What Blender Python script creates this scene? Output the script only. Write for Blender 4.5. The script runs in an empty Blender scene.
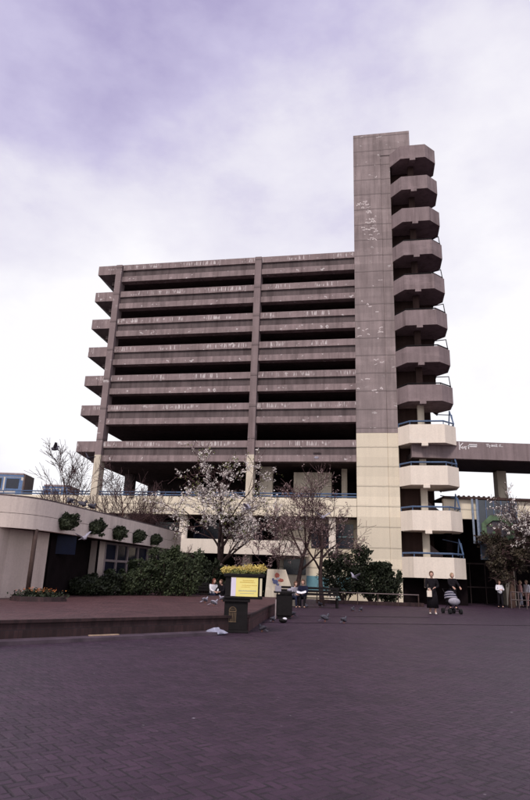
import bpy, math, random
from mathutils import Vector, Matrix, Quaternion, noise as mn
random.seed(7)
scene=bpy.context.scene; COL=scene.collection
R=math.radians
# ------------------------------------------------------------------ camera
F_,PIT,ROLL,HC,TH,XA,YA=595.07,.28822,.03484,1.3512,.18075,6.4321,40.3695
c_,s_=math.cos(PIT),math.sin(PIT)
fwd=Vector((0,c_,s_)); up0=Vector((0,-s_,c_)); r0=Vector((1,0,0))
rt=r0*math.cos(ROLL)+up0*math.sin(ROLL); up=-r0*math.sin(ROLL)+up0*math.cos(ROLL)
cd=bpy.data.cameras.new('camera'); cam=bpy.data.objects.new('camera',cd); COL.objects.link(cam)
m=Matrix((rt,up,-fwd)).transposed().to_4x4(); m.translation=Vector((0,0,HC)); cam.matrix_world=m
cd.sensor_fit='VERTICAL'; cd.sensor_height=36; cd.lens=F_/800*36; cd.clip_end=3000; cd.clip_start=.1
scene.camera=cam
def ray(px,py): return fwd+rt*((px-265)/F_)+up*((400-py)/F_)
def G(px,py,z=0):
    d=ray(px,py); k=(z-HC)/d.z; return Vector((d.x*k,d.y*k,z))
def AY(px,py,Y):
    d=ray(px,py); k=Y/d.y; return Vector((d.x*k,Y,HC+d.z*k))
# ------------------------------------------------------------------ node helpers
class NT:
    def __init__(s,nt): s.nt=nt; s.n=nt.nodes; s.l=nt.links
    def node(s,t,**k):
        o=s.n.new(t)
        for a,b in k.items(): setattr(o,a,b)
        return o
    def put(s,sock,v):
        if isinstance(v,(int,float,tuple,list)): sock.default_value=v
        else: s.l.new(v,sock)
    def m(s,op,a,b=0.,c=None,clamp=False):
        o=s.node('ShaderNodeMath',operation=op); o.use_clamp=clamp
        s.put(o.inputs[0],a); s.put(o.inputs[1],b)
        if c is not None: s.put(o.inputs[2],c)
        return o.outputs[0]
    def mix(s,f,a,b):
        o=s.node('ShaderNodeMix',data_type='RGBA'); s.put(o.inputs[0],f); s.put(o.inputs[6],a); s.put(o.inputs[7],b); return o.outputs[2]
    def noise(s,vec,scale,detail=4,rough=.55):
        o=s.node('ShaderNodeTexNoise'); o.inputs['Scale'].default_value=scale; o.inputs['Detail'].default_value=detail; o.inputs['Roughness'].default_value=rough
        if vec is not None: s.l.new(vec,o.inputs['Vector'])
        return o.outputs[0]
    def vscale(s,vec,sc,off=(0,0,0)):
        o=s.node('ShaderNodeMapping'); o.inputs['Scale'].default_value=sc; o.inputs['Location'].default_value=off; s.l.new(vec,o.inputs['Vector']); return o.outputs[0]
    def ramp(s,f,a,b): # smooth threshold
        o=s.node('ShaderNodeMapRange'); s.put(o.inputs[0],f); o.inputs[1].default_value=a; o.inputs[2].default_value=b; return o.outputs[0]
def col(c): return (c[0],c[1],c[2],1)
def newmat(name,rough=.85,spec=.3,metal=0):
    m=bpy.data.materials.new(name); m.use_nodes=True; t=NT(m.node_tree); b=m.node_tree.nodes['Principled BSDF']
    b.inputs['Roughness'].default_value=rough; b.inputs['Specular IOR Level'].default_value=spec; b.inputs['Metallic'].default_value=metal
    return m,t,b
def bump(t,b,h,st=.3,d=.02):
    o=t.node('ShaderNodeBump'); o.inputs['Strength'].default_value=st; o.inputs['Distance'].default_value=d; t.put(o.inputs['Height'],h); t.l.new(o.outputs[0],b.inputs['Normal'])
def simple(name,c,var=.25,scale=6,rough=.8,spec=.3,metal=0,bmp=.1):
    m,t,b=newmat(name,rough,spec,metal); tc=t.node('ShaderNodeTexCoord').outputs['Object']
    n=t.noise(tc,scale); k=tuple(min(1,x*(1+var)) for x in c); d=tuple(x*(1-var) for x in c)
    t.l.new(t.mix(t.ramp(n,.3,.7),col(d),col(k)),b.inputs['Base Color']); bump(t,b,n,bmp,.01); return m
def foliage_mat(name,c,c2,rough=.6):
    m,t,b=newmat(name,rough,.25); g=t.node('ShaderNodeNewGeometry').outputs['Random Per Island']
    tc=t.node('ShaderNodeTexCoord').outputs['Object']; n=t.noise(tc,1.3,2)
    f=t.m('ADD',t.m('MULTIPLY',g,.6),t.m('MULTIPLY',t.ramp(n,.35,.65),.4))
    t.l.new(t.mix(f,col(c),col(c2)),b.inputs['Base Color']); return m
# concrete with pour joints, streaks, lime marks
def concrete(name,c,joint=0,ticks=False,flakes=False,streak=.42,stain=.6):
    m,t,b=newmat(name,.9,.2); tc=t.node('ShaderNodeTexCoord').outputs['Object']
    oi=t.node('ShaderNodeObjectInfo').outputs['Random']
    va=t.node('ShaderNodeVectorMath',operation='ADD'); t.l.new(tc,va.inputs[0])
    cb=t.node('ShaderNodeCombineXYZ'); t.l.new(t.m('MULTIPLY',oi,97.),cb.inputs[0]); t.l.new(cb.outputs[0],va.inputs[1]); v=va.outputs[0]
    big=t.noise(v,.6,5,.6); fine=t.noise(v,14,4,.6); st=t.noise(t.vscale(v,(3.2,3.2,.22)),1,5,.6)
    f=t.m('ADD',t.m('MULTIPLY',t.ramp(big,.3,.7),.5),t.m('MULTIPLY',t.ramp(st,.35,.7),.5))
    base=t.mix(f,col(tuple(x*(1-streak) for x in c)),col(tuple(x*(1+streak) for x in c)))
    base=t.mix(t.m('MULTIPLY',t.ramp(fine,.45,.75),.3),base,col(tuple(x*.6 for x in c)))
    st2=t.noise(t.vscale(v,(1.6,1.6,.10),(7,3,1)),1,6,.7); base=t.mix(t.m('MULTIPLY',t.ramp(st2,.52,.68),stain),base,col((c[0]*.42,c[1]*.38,c[2]*.38)))
    bl2=t.noise(t.vscale(v,(.5,.5,1.3),(1,8,4)),1,6,.7); base=t.mix(t.m('MULTIPLY',t.ramp(bl2,.55,.7),stain*.7),base,col(tuple(min(1,q_*1.5) for q_ in c)))
    sep=t.node('ShaderNodeSeparateXYZ'); t.l.new(tc,sep.inputs[0]); z=sep.outputs[2]; x=sep.outputs[0]
    h=t.m('MULTIPLY',fine,.3)
    if joint:
        q=t.m('DIVIDE',z,joint); fr=t.m('FRACT',q); fl=t.m('FLOOR',q)
        wn=t.node('ShaderNodeTexWhiteNoise',noise_dimensions='1D'); t.l.new(fl,wn.inputs['W'])
        base=t.mix(t.m('MULTIPLY',wn.outputs['Value'],.45),base,col(tuple(x_*.62 for x_ in c)))
        j=t.m('LESS_THAN',t.m('ABSOLUTE',t.m('SUBTRACT',fr,.5)),.013)
        jn=t.m('LESS_THAN',t.m('ABSOLUTE',t.m('SUBTRACT',fr,t.m('ADD',.5,t.m('MULTIPLY',t.ramp(st,.3,.7),.05)))),.04)
        base=t.mix(t.m('MULTIPLY',jn,.35),base,col(tuple(x_*.5 for x_ in c)))
        base=t.mix(t.m('MULTIPLY',j,.75),base,col(tuple(x_*.3 for x_ in c))); h=t.m('SUBTRACT',h,j)
    if ticks: # pale lime runs in short upright ticks, in patches near the top of each band
        tk=t.noise(t.vscale(v,(9,9,.9)),1,2,.5); lo=t.noise(t.vscale(v,(.33,.33,.33)),1,3,.6)
        zz=t.m('MULTIPLY',t.ramp(z,-.42,-.34),t.ramp(z,-.03,-.1))
        mk=t.m('MULTIPLY',t.m('MULTIPLY',t.ramp(tk,.53,.58),t.ramp(lo,.49,.54)),zz)
        bl=t.noise(v,2.6,3,.6); mk=t.m('MAXIMUM',mk,t.m('MULTIPLY',t.ramp(bl,.635,.67),.85))
        base=t.mix(t.m('MULTIPLY',mk,.75),base,(.68,.62,.62,1))
    if flakes:
        bl=t.noise(t.vscale(v,(1.4,1.4,2.4)),1.1,4,.65); lo=t.noise(v,.22,2)
        mk=t.m('MULTIPLY',t.ramp(bl,.63,.66),t.ramp(lo,.47,.55)); base=t.mix(t.m('MULTIPLY',mk,.6),base,(.6,.55,.55,1))
    t.l.new(base,b.inputs['Base Color']); bump(t,b,h,.4,.02); return m
M={}
CON=(.26,.198,.20)
M['con']=concrete('raw_concrete',CON,ticks=True)
M['con_dark']=concrete('shaded_recess_concrete',(.115,.088,.09),streak=.4)  # darker copy of the concrete: shade of recessed bands and undersides in the colour
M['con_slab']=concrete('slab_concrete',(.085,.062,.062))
M['con_tower']=concrete('board_marked_concrete',(.30,.24,.24),joint=1.35,flakes=True)
M['con_plain']=concrete('balcony_concrete',(.235,.18,.185),streak=.3)
M['con_brown']=concrete('shaded_brown_stair_wall',(.055,.032,.028))  # brown of the lower stair wall, darkened to carry the recess shade
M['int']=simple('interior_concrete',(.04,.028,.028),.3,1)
M['cream']=concrete('cream_painted_concrete',(.80,.70,.56),joint=1.35,streak=.07,stain=.16)
M['cream2']=concrete('pale_painted_concrete',(.80,.70,.61),streak=.08,stain=.14)
M['cream_old']=concrete('peeling_cream_paint',(.62,.54,.44),streak=.25,flakes=True)
M['pav']=concrete('white_render',(.67,.57,.52),streak=.13,stain=.35)
M['pavwall']=concrete('pale_render_wall',(.56,.46,.42),streak=.12,stain=.3)
M['blue']=simple('blue_painted_steel',(.08,.125,.22),.2,8,.5,.4)
M['lblue']=simple('pale_blue_steel',(.22,.26,.34),.2,8,.5,.4)
M['black']=simple('black_painted_metal',(.007,.005,.006),.4,9,.6,.2)
M['dark']=simple('void_shade_black',(.008,.005,.006),.4,2,.95,.08)  # near-black colour stands for the shade in doorway, shopfronts and passage
M['glass']=simple('dark_glass',(.012,.014,.03),.3,2,.12,.6)
M['bglass']=simple('blue_glass',(.004,.007,.028),.3,2,.5,.15)
M['frame']=simple('pale_window_frame',(.30,.24,.25),.2,7)
M['brown']=simple('brown_post',(.06,.036,.032),.3,5)
M['bark']=simple('dark_bark',(.055,.035,.034),.4,9,.95,.1,bmp=.6)
M['bark2']=simple('brown_bark',(.13,.08,.065),.4,7,.95,.1,bmp=.6)
M['twig']=simple('purple_brown_twig',(.085,.05,.052),.3,5,.9,.1)
M['leaf']=foliage_mat('evergreen_leaf',(.020,.027,.015),(.062,.078,.036))
M['leafd']=foliage_mat('dark_evergreen_leaf',(.012,.014,.01),(.035,.045,.022))
M['leafy']=foliage_mat('young_leaf',(.08,.1,.03),(.2,.21,.07))
M['leafbr']=foliage_mat('bronze_leaf',(.028,.02,.016),(.07,.055,.035))
M['petal']=foliage_mat('white_blossom',(.55,.47,.46),(.85,.80,.76))
M['petalp']=foliage_mat('pinkish_blossom',(.20,.13,.13),(.42,.31,.30))
M['yellowf']=foliage_mat('yellow_flower',(.35,.25,.06),(.85,.68,.22))
M['redf']=foliage_mat('red_flower',(.30,.05,.02),(.5,.22,.06))
M['metal']=simple('grey_panel',(.075,.085,.10),.15,1.2,.5,.4)
M['green']=simple('green_ring_paint',(.11,.17,.10),.3,3)
M['frost']=simple('panel_frame_paint',(.10,.14,.24),.2,5,.6,.3)
M['mural']=foliage_mat('mural_grey',(.05,.05,.06),(.10,.09,.11))
M['yel']=simple('yellow_sign_face',(.86,.74,.26),.06,3,.5)
M['lil']=simple('lilac_sign_strip',(.72,.66,.80),.06,3,.5)
M['crm']=simple('cream_sign_face',(.66,.58,.42),.06,3,.5)
M['ink']=simple('faded_orange_ink',(.62,.42,.08),.1,3,.6)
M['inkb']=simple('faded_blue_ink',(.38,.40,.36),.1,3,.6)
M['gold']=simple('worn_gold_paint',(.13,.085,.05),.3,9,.6)
M['white']=simple('white_paint',(.82,.78,.8),.05,3,.6)
M['teal']=simple('teal_paint',(.16,.33,.40),.15,1.5,.7)
M['tealp']=simple('pale_teal_paint',(.30,.44,.46),.15,1.5,.7)
M['red']=simple('red_paint',(.4,.06,.05),.2,4)
M['brick']=simple('dull_red_paint',(.28,.08,.06),.3,9)
M['slate']=simple('dull_blue_paint',(.09,.10,.20),.4,9)
M['skin']=simple('skin',(.55,.33,.26),.08,20,.5)
M['hairb']=simple('brown_hair',(.10,.05,.03),.3,40,.6)
M['hairr']=simple('red_brown_hair',(.16,.045,.03),.3,40,.6)
M['hairf']=simple('fair_hair',(.32,.21,.13),.3,40,.6)
M['cblack']=simple('black_cloth',(.012,.010,.013),.3,14,.9,.1)
M['cnavy']=simple('navy_cloth',(.016,.018,.04),.3,14,.9,.1)
M['cwhite']=simple('white_cloth',(.74,.72,.78),.06,14,.9,.1)
M['cpink']=simple('pink_cloth',(.55,.30,.28),.1,14,.9,.1)
M['cgrey']=simple('grey_cloth',(.30,.28,.33),.2,14,.9,.1)
M['shoe']=simple('pale_shoe',(.6,.52,.5),.1,14,.6)
M['pig']=simple('pigeon_grey',(.07,.065,.085),.4,16,.7)
M['pigl']=simple('pigeon_pale',(.28,.26,.32),.3,16,.7)
M['tyre']=simple('black_rubber',(.015,.014,.016),.2,9,.8)
M['bag']=simple('pale_plastic',(.30,.30,.40),.15,14,.35,.5)
M['busc']=simple('bus_cream_paint',(.62,.56,.52),.06,2,.4,.5)
M['busb']=simple('bus_blue_paint',(.10,.17,.33),.2,2,.4,.5)
M['busd']=simple('bus_brown_end',(.10,.06,.055),.2,2,.6,.5)
M['wood']=simple('pale_wood',(.42,.30,.22),.2,8)
# ------------------------------------------------------------------ mesh builder
class MB:
    def __init__(s): s.v=[];s.f=[];s.mi=[];s.mat=0
    def add(s,vs,fs):
        o=len(s.v); s.v+= [tuple(x) for x in vs]; s.f+=[tuple(i+o for i in f) for f in fs]; s.mi+=[s.mat]*len(fs); return s
    def box(s,x0,x1,y0,y1,z0,z1):
        return s.add([(x0,y0,z0),(x1,y0,z0),(x1,y1,z0),(x0,y1,z0),(x0,y0,z1),(x1,y0,z1),(x1,y1,z1),(x0,y1,z1)],[(3,2,1,0),(4,5,6,7),(0,1,5,4),(1,2,6,5),(2,3,7,6),(3,0,4,7)])
    def hexa(s,b,t): # 4 bottom pts (ccw), 4 top pts
        return s.add(list(b)+list(t),[(3,2,1,0),(4,5,6,7),(0,1,5,4),(1,2,6,5),(2,3,7,6),(3,0,4,7)])
    def prism(s,pts,z0,z1):
        n=len(pts); return s.add([(p[0],p[1],z0) for p in pts]+[(p[0],p[1],z1) for p in pts],[tuple(range(n-1,-1,-1)),tuple(range(n,2*n))]+[(i,(i+1)%n,n+(i+1)%n,n+i) for i in range(n)])
    def strip(s,pts,th,z0,z1,close=False): # wall along polyline, thickness to the left
        n=len(pts); off=[]
        for i in range(n):
            a=Vector(pts[i-1] if (i>0 or close) else pts[i]); b=Vector(pts[(i+1)%n] if (i<n-1 or close) else pts[i]); p=Vector(pts[i])
            d1=(p-a); d2=(b-p)
            if d1.length<1e-6:d1=d2
            if d2.length<1e-6:d2=d1
            d1.normalize(); d2.normalize(); n1=Vector((-d1.y,d1.x)); n2=Vector((-d2.y,d2.x)); nn=(n1+n2).normalized(); off.append(p+nn*th/max(.4,nn.dot(n1)))
        rng=range(n) if close else range(n-1)
        o=len(s.v)
        vs=[]
        for i in range(n): vs+=[(pts[i][0],pts[i][1],z0),(off[i].x,off[i].y,z0),(off[i].x,off[i].y,z1),(pts[i][0],pts[i][1],z1)]
        fs=[]
        for i in rng:
            a=4*i; b=4*((i+1)%n)
            for k in range(4): fs.append((a+k,a+(k+1)%4,b+(k+1)%4,b+k))
        if not close: fs+=[(0,1,2,3),(4*n-1,4*n-2,4*n-3,4*n-4)]
        return s.add(vs,fs)
    def tube(s,pts,rad,n=5,cap=True):
        pts=[Vector(p) for p in pts]; rr=rad if isinstance(rad,(list,tuple)) else [rad]*len(pts); vs=[]; fs=[]
        u=None
        for i,p in enumerate(pts):
            d=(pts[min(i+1,len(pts)-1)]-pts[max(i-1,0)])
            if d.length<1e-8: d=Vector((0,0,1))
            d.normalize()
            if u is None: u=d.orthogonal().normalized()
            u=(u-d*u.dot(d)); u= u.normalized() if u.length>1e-6 else d.orthogonal().normalized()
            w=d.cross(u)
            for k in range(n):
                a=2*math.pi*k/n; vs.append(p+(u*math.cos(a)+w*math.sin(a))*rr[i])
        for i in range(len(pts)-1):
            for k in range(n): fs.append((i*n+k,i*n+(k+1)%n,(i+1)*n+(k+1)%n,(i+1)*n+k))
        if cap: fs+=[tuple(range(n-1,-1,-1)),tuple((len(pts)-1)*n+k for k in range(n))]
        return s.add(vs,fs)
    def ell(s,c,r,nu=10,nv=7,rot=None):
        vs=[];fs=[];c=Vector(c)
        for j in range(nv+1):
            ph=math.pi*j/nv
            for i in range(nu):
                a=2*math.pi*i/nu; q=Vector((r[0]*math.sin(ph)*math.cos(a),r[1]*math.sin(ph)*math.sin(a),r[2]*math.cos(ph)))
                if rot: q=rot@q
                vs.append(c+q)
        for j in range(nv):
            for i in range(nu): fs.append((j*nu+i,(j+1)*nu+i,(j+1)*nu+(i+1)%nu,j*nu+(i+1)%nu))
        return s.add(vs,fs)
    def leaf(s,p,size,rnd=random):
        d=Vector((rnd.gauss(0,1),rnd.gauss(0,1),rnd.gauss(0,1))).normalized(); u=d.orthogonal().normalized(); w=d.cross(u); a=size*rnd.uniform(.6,1.2); b=a*rnd.uniform(.45,.8)
        return s.add([p-u*a,p-w*b+d*a*.15,p+u*a,p+w*b+d*a*.15],[(0,1,2,3)])
    def cloud(s,c,r,n,size,shell=.55,rnd=random,zmin=None):
        c=Vector(c)
        for _ in range(n):
            d=Vector((rnd.gauss(0,1),rnd.gauss(0,1),rnd.gauss(0,1))).normalized(); k=rnd.uniform(shell,1.0)*(1+.35*mn.noise(d*2.2+c*1.7))
            p=c+Vector((d.x*r[0],d.y*r[1],d.z*r[2]))*k
            if zmin is not None and p.z<zmin: p.z=zmin+rnd.uniform(0,.15)
            s.leaf(p,size,rnd)
        return s
    def build(s,name,mats,parent=None,smooth=False,loc=None,bevel=0):
        me=bpy.data.meshes.new(name); me.from_pydata(s.v,[],s.f)
        if not isinstance(mats,(list,tuple)): mats=[mats]
        for mm in mats: me.materials.append(mm)
        me.polygons.foreach_set('material_index',s.mi)
        if smooth: me.polygons.foreach_set('use_smooth',[True]*len(s.f))
        me.update(); o=bpy.data.objects.new(name,me); COL.objects.link(o); o.parent=parent
        if loc: o.location=loc
        if bevel:
            b=o.modifiers.new('bevel','BEVEL'); b.width=bevel; b.segments=2; b.limit_method='ANGLE'
        return o
def tag(o,label=None,cat=None,group=None,kind=None):
    for k,v in(('label',label),('category',cat),('group',group),('kind',kind)):
        if v: o[k]=v
    return o
def empty(name,loc,label,cat,group=None,rz=0):
    o=bpy.data.objects.new(name,None); COL.objects.link(o); o.location=loc; o.rotation_euler=(0,0,rz); return tag(o,label,cat,group)
def copy_tree(o,parent=None):
    c=o.copy(); COL.objects.link(c); c.parent=parent
    for ch in list(o.children): copy_tree(ch,c)
    return c
def bx(*a): return MB().box(*a)
# ------------------------------------------------------------------ world
w=bpy.data.worlds.new('World'); scene.world=w; w.use_nodes=True; t=NT(w.node_tree); t.n.clear()
SUN_EL,SUN_AZ=R(48),R(200)   # azimuth clockwise from +Y
sky=t.node('ShaderNodeTexSky',sky_type='NISHITA'); sky.sun_disc=False; sky.sun_elevation=SUN_EL; sky.sun_rotation=SUN_AZ
bg1=t.node('ShaderNodeBackground'); t.l.new(sky.outputs[0],bg1.inputs[0]); bg1.inputs[1].default_value=.08
tc=t.node('ShaderNodeTexCoord').outputs['Generated']; sp=t.node('ShaderNodeSeparateXYZ'); t.l.new(tc,sp.inputs[0]); zz=sp.outputs[2]
vv=t.vscale(tc,(1.5,1.5,2.4),(-3.2,5.5,1.7))
n1=t.noise(vv,.95,6,.45); n2=t.noise(t.vscale(tc,(1,1,1.8),(5,3,2)),3.2,8,.58)
f=t.m('ADD',t.m('MULTIPLY',n1,.66),t.m('MULTIPLY',n2,.34))
f=t.m('MULTIPLY_ADD',t.m('SUBTRACT',f,.5),1.2,.478)
low=t.ramp(zz,.80,.25)
f2=t.m('ADD',t.m('SUBTRACT',f,.05),t.m('MULTIPLY',low,.27))
cr=t.node('ShaderNodeValToRGB'); t.l.new(f2,cr.inputs[0]); e=cr.color_ramp
e.elements[0].position=.30; e.elements[0].color=(.40,.35,.60,1); e.elements[1].position=.66; e.elements[1].color=(1.05,1.03,1.06,1)
q=e.elements.new(.42); q.color=(.62,.575,.80,1); q=e.elements.new(.52); q.color=(.85,.82,.93,1)
bg2=t.node('ShaderNodeBackground'); t.l.new(cr.outputs[0],bg2.inputs[0]); bg2.inputs[1].default_value=1.05
mx=t.node('ShaderNodeMixShader'); mx.inputs[0].default_value=.9; t.l.new(bg1.outputs[0],mx.inputs[1]); t.l.new(bg2.outputs[0],mx.inputs[2])
wo=t.node('ShaderNodeOutputWorld'); t.l.new(mx.outputs[0],wo.inputs[0])
sl=bpy.data.lights.new('sun','SUN'); sl.energy=2.5; sl.angle=R(12); sl.color=(1,.93,.84); so=bpy.data.objects.new('sun',sl); COL.objects.link(so)
sd=Vector((math.sin(SUN_AZ)*math.cos(SUN_EL),math.cos(SUN_AZ)*math.cos(SUN_EL),math.sin(SUN_EL))); so.rotation_euler=sd.to_track_quat('Z','Y').to_euler()
so.location=(0,-20,60)
vs_=scene.view_settings; vs_.view_transform='Standard'; vs_.look='None'; vs_.exposure=0; vs_.gamma=1; vs_.use_curve_mapping=False
# ------------------------------------------------------------------ paving
def paving(name,ca,cb_,cell=.105,rot=R(40),joint=.08,grey=0):
    m,t,b=newmat(name,.5,.38); tc=t.node('ShaderNodeTexCoord').outputs['Object']
    mp=t.node('ShaderNodeMapping'); mp.inputs['Rotation'].default_value=(0,0,rot); mp.inputs['Scale'].default_value=(1/cell,)*3; t.l.new(tc,mp.inputs['Vector'])
    wob=t.node('ShaderNodeTexNoise'); wob.inputs['Scale'].default_value=.6
    t.l.new(mp.outputs[0],wob.inputs['Vector'])
    va=t.node('ShaderNodeVectorMath',operation='MULTIPLY_ADD'); t.l.new(wob.outputs['Color'],va.inputs[0]); va.inputs[1].default_value=(.14,)*3; t.l.new(mp.outputs[0],va.inputs[2])
    s=t.node('ShaderNodeSeparateXYZ'); t.l.new(va.outputs[0],s.inputs[0]); X,Y=s.outputs[0],s.outputs[1]
    i,j=t.m('FLOOR',X),t.m('FLOOR',Y); fx,fy=t.m('FRACT',X),t.m('FRACT',Y); mm=t.m('FLOORED_MODULO',t.m('SUBTRACT',i,j),4)
    is_=lambda k:t.m('COMPARE',mm,float(k),.1)
    m0,m1,m2,m3=[is_(k) for k in range(4)]
    dl=t.m('ADD',fx,m1); dr=t.m('ADD',t.m('SUBTRACT',1,fx),m0); db=t.m('ADD',fy,m2); dt=t.m('ADD',t.m('SUBTRACT',1,fy),m3)
    d=t.m('MINIMUM',t.m('MINIMUM',dl,dr),t.m('MINIMUM',db,dt))
    idx=t.m('SUBTRACT',i,m1); idy=t.m('SUBTRACT',j,m2)
    cx=t.node('ShaderNodeCombineXYZ'); t.l.new(idx,cx.inputs[0]); t.l.new(idy,cx.inputs[1]); t.l.new(t.m('ADD',m2,m3),cx.inputs[2])
    wn=t.node('ShaderNodeTexWhiteNoise',noise_dimensions='3D'); t.l.new(cx.outputs[0],wn.inputs['Vector']); rnd=wn.outputs['Value']
    base=t.mix(rnd,col(ca),col(cb_))
    pat=t.noise(tc,.22,5,.62); base=t.mix(t.m('MULTIPLY',t.ramp(pat,.35,.7),.5),base,col(tuple(x*.55 for x in ca)))
    pt2=t.noise(tc,1.7,6,.65); base=t.mix(t.m('MULTIPLY',t.ramp(pt2,.45,.72),.45),base,col(tuple(x*1.45 for x in cb_)))
    fine=t.noise(tc,60,3,.7); base=t.mix(t.m('MULTIPLY',t.ramp(fine,.4,.75),.4),base,col(tuple(x*.55 for x in ca)))
    jn_=t.noise(tc,5.5,4,.7); jm=t.m('MULTIPLY',t.ramp(d,joint,joint*.35),t.m('ADD',.15,t.m('MULTIPLY',t.ramp(jn_,.40,.58),.85))); base=t.mix(t.m('MULTIPLY',jm,t.m('ADD',.35,t.m('MULTIPLY',t.ramp(pt2,.35,.65),.6))),base,(.014,.009,.013,1))
    vo=t.node('ShaderNodeTexVoronoi',feature='F1'); vo.inputs['Scale'].default_value=2.3; t.l.new(tc,vo.inputs['Vector'])
    sc_=t.node('ShaderNodeSeparateColor'); t.l.new(vo.outputs['Color'],sc_.inputs[0])
    sp_=t.m('MULTIPLY',t.m('LESS_THAN',vo.outputs['Distance'],t.m('MULTIPLY',sc_.outputs[1],.045)),t.m('GREATER_THAN',sc_.outputs[0],.45))
    base=t.mix(t.m('MULTIPLY',sp_,.8),base,(.30,.27,.31,1))
    vo2=t.node('ShaderNodeTexVoronoi',feature='F1'); vo2.inputs['Scale'].default_value=7; t.l.new(tc,vo2.inputs['Vector']); sc2=t.node('ShaderNodeSeparateColor'); t.l.new(vo2.outputs['Color'],sc2.inputs[0])
    g2=t.m('MULTIPLY',t.m('LESS_THAN',vo2.outputs['Distance'],t.m('MULTIPLY',sc2.outputs[1],.09)),t.m('GREATER_THAN',sc2.outputs[0],.8)); base=t.mix(t.m('MULTIPLY',g2,.6),base,(.22,.19,.22,1))
    sn=t.noise(t.vscale(tc,(1,1,1),(4,9,0)),.55,6,.7); base=t.mix(t.m('MULTIPLY',t.ramp(sn,.54,.66),.5),base,col(tuple(x*.5 for x in ca)))
    t.l.new(base,b.inputs['Base Color'])
    t.l.new(t.m('ADD',.42,t.m('MULTIPLY',pt2,.3)),b.inputs['Roughness'])
    h=t.m('ADD',t.m('SUBTRACT',t.m('MULTIPLY',rnd,.35),jm),t.m('MULTIPLY',fine,.25)); bump(t,b,h,1.0,.012); return m
M['pave']=paving('herringbone_block_paving',(.032,.0145,.031),(.060,.029,.054),cell=.086,rot=R(52),joint=.18)
M['pave2']=paving('red_brick_paving',(.070,.030,.033),(.115,.052,.054),rot=R(8))
def brickmat(name,a,b2,sc=1.):
    m,t,b=newmat(name,.8,.25); tc=t.node('ShaderNodeTexCoord'); g=t.node('ShaderNodeTexBrick')
    s=t.node('ShaderNodeSeparateXYZ'); t.l.new(tc.outputs['Object'],s.inputs[0]); cb=t.node('ShaderNodeCombineXYZ')
    t.l.new(t.m('ADD',s.outputs[0],s.outputs[1]),cb.inputs[0]); t.l.new(s.outputs[2],cb.inputs[1]); t.l.new(cb.outputs[0],g.inputs['Vector'])
    g.inputs['Scale'].default_value=1; g.inputs['Brick Width'].default_value=.12*sc; g.inputs['Row Height'].default_value=.22*sc; g.inputs['Mortar Size'].default_value=.008
    g.inputs['Color1'].default_value=col(a); g.inputs['Color2'].default_value=col(b2); g.inputs['Mortar'].default_value=(.03,.02,.024,1)
    n=t.noise(tc.outputs['Object'],2.5,5,.6); mx_=t.mix(t.m('MULTIPLY',t.ramp(n,.4,.7),.6),g.outputs[0],col(tuple(x*.4 for x in a)))
    t.l.new(mx_,b.inputs['Base Color']); bump(t,b,g.outputs['Fac'],-.4,.01); return m
M['edge']=brickmat('dark_edge_brick',(.030,.016,.018),(.055,.028,.030))
M['edge2']=brickmat('red_edge_brick',(.07,.03,.034),(.10,.045,.05))
g=MB().add([(-900,-300,0),(900,-300,0),(900,1500,0),(-900,1500,0)],[(0,1,2,3)]).build('ground',M['pave']); tag(g,kind='structure')
# raised plaza
PL=[(-34,-14.7),(-4.78,11.96),(-.95,15.45),(-.25,15.95),(.22,20.5),(1.55,30.6),(-3.6,29.4),(-5.4,35),(-34,42)]
p=MB(); p.prism(PL,.0,.40); p.mat=0
pl=p.build('raised_plaza',[M['pave2']]); tag(pl,kind='structure')
ins=lambda P_,k:P_
ek=MB().strip([(-34,-14.70),(-4.78,11.96),(-.95,15.45),(-.25,15.95)],-.03,-.02,.34).build('plaza_edge_wall',M['edge']); tag(ek,kind='structure')
ek=MB().strip([(-.25,15.95),(.22,20.5),(1.55,30.6),(-3.6,29.4),(-5.4,35)],-.03,-.02,.34).build('plaza_side_wall',M['edge2']); tag(ek,kind='structure')
ek=MB().strip([(-34,-14.70),(-4.78,11.96),(-.95,15.45),(-.25,15.95),(.22,20.5),(1.55,30.6),(-3.6,29.4),(-5.4,35)],-.07,.345,.404).build('plaza_coping',M['edge']); tag(ek,kind='structure')
kb=MB().strip([(-34,-14.74),(-4.76,11.92),(-1.2,15.16)],-.42,-.02,.07).build('kerb',simple('grey_purple_kerb',(.075,.052,.07),.35,2.5,.7)); tag(kb,kind='structure')
# ------------------------------------------------------------------ car park
CP=empty('car_park',(XA,YA,0),'long brutalist concrete multi-storey car park with seven stacked open decks','car park',rz=-TH)
ZT=[25.41-2.386*i for i in range(6)]+[10.66]
BD=23.
for i,z in enumerate(ZT):
    a=MB()
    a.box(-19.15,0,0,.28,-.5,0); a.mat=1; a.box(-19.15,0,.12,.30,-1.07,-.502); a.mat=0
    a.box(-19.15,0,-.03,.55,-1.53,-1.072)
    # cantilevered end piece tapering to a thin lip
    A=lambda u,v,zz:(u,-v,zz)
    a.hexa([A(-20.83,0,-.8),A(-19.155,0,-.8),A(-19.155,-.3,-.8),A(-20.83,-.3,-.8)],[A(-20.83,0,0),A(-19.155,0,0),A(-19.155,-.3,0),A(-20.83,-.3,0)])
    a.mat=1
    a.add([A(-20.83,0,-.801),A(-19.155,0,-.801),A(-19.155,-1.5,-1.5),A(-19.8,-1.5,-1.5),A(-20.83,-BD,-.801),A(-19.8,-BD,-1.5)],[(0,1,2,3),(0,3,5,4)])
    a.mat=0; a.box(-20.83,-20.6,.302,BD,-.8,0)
    a.build('deck_parapet',[M['con'],M['con_dark']],CP,loc=(0,0,z))
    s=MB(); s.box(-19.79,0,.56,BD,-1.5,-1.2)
    s.build('floor_slab',M['con_slab'],CP,loc=(0,0,z))
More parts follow.
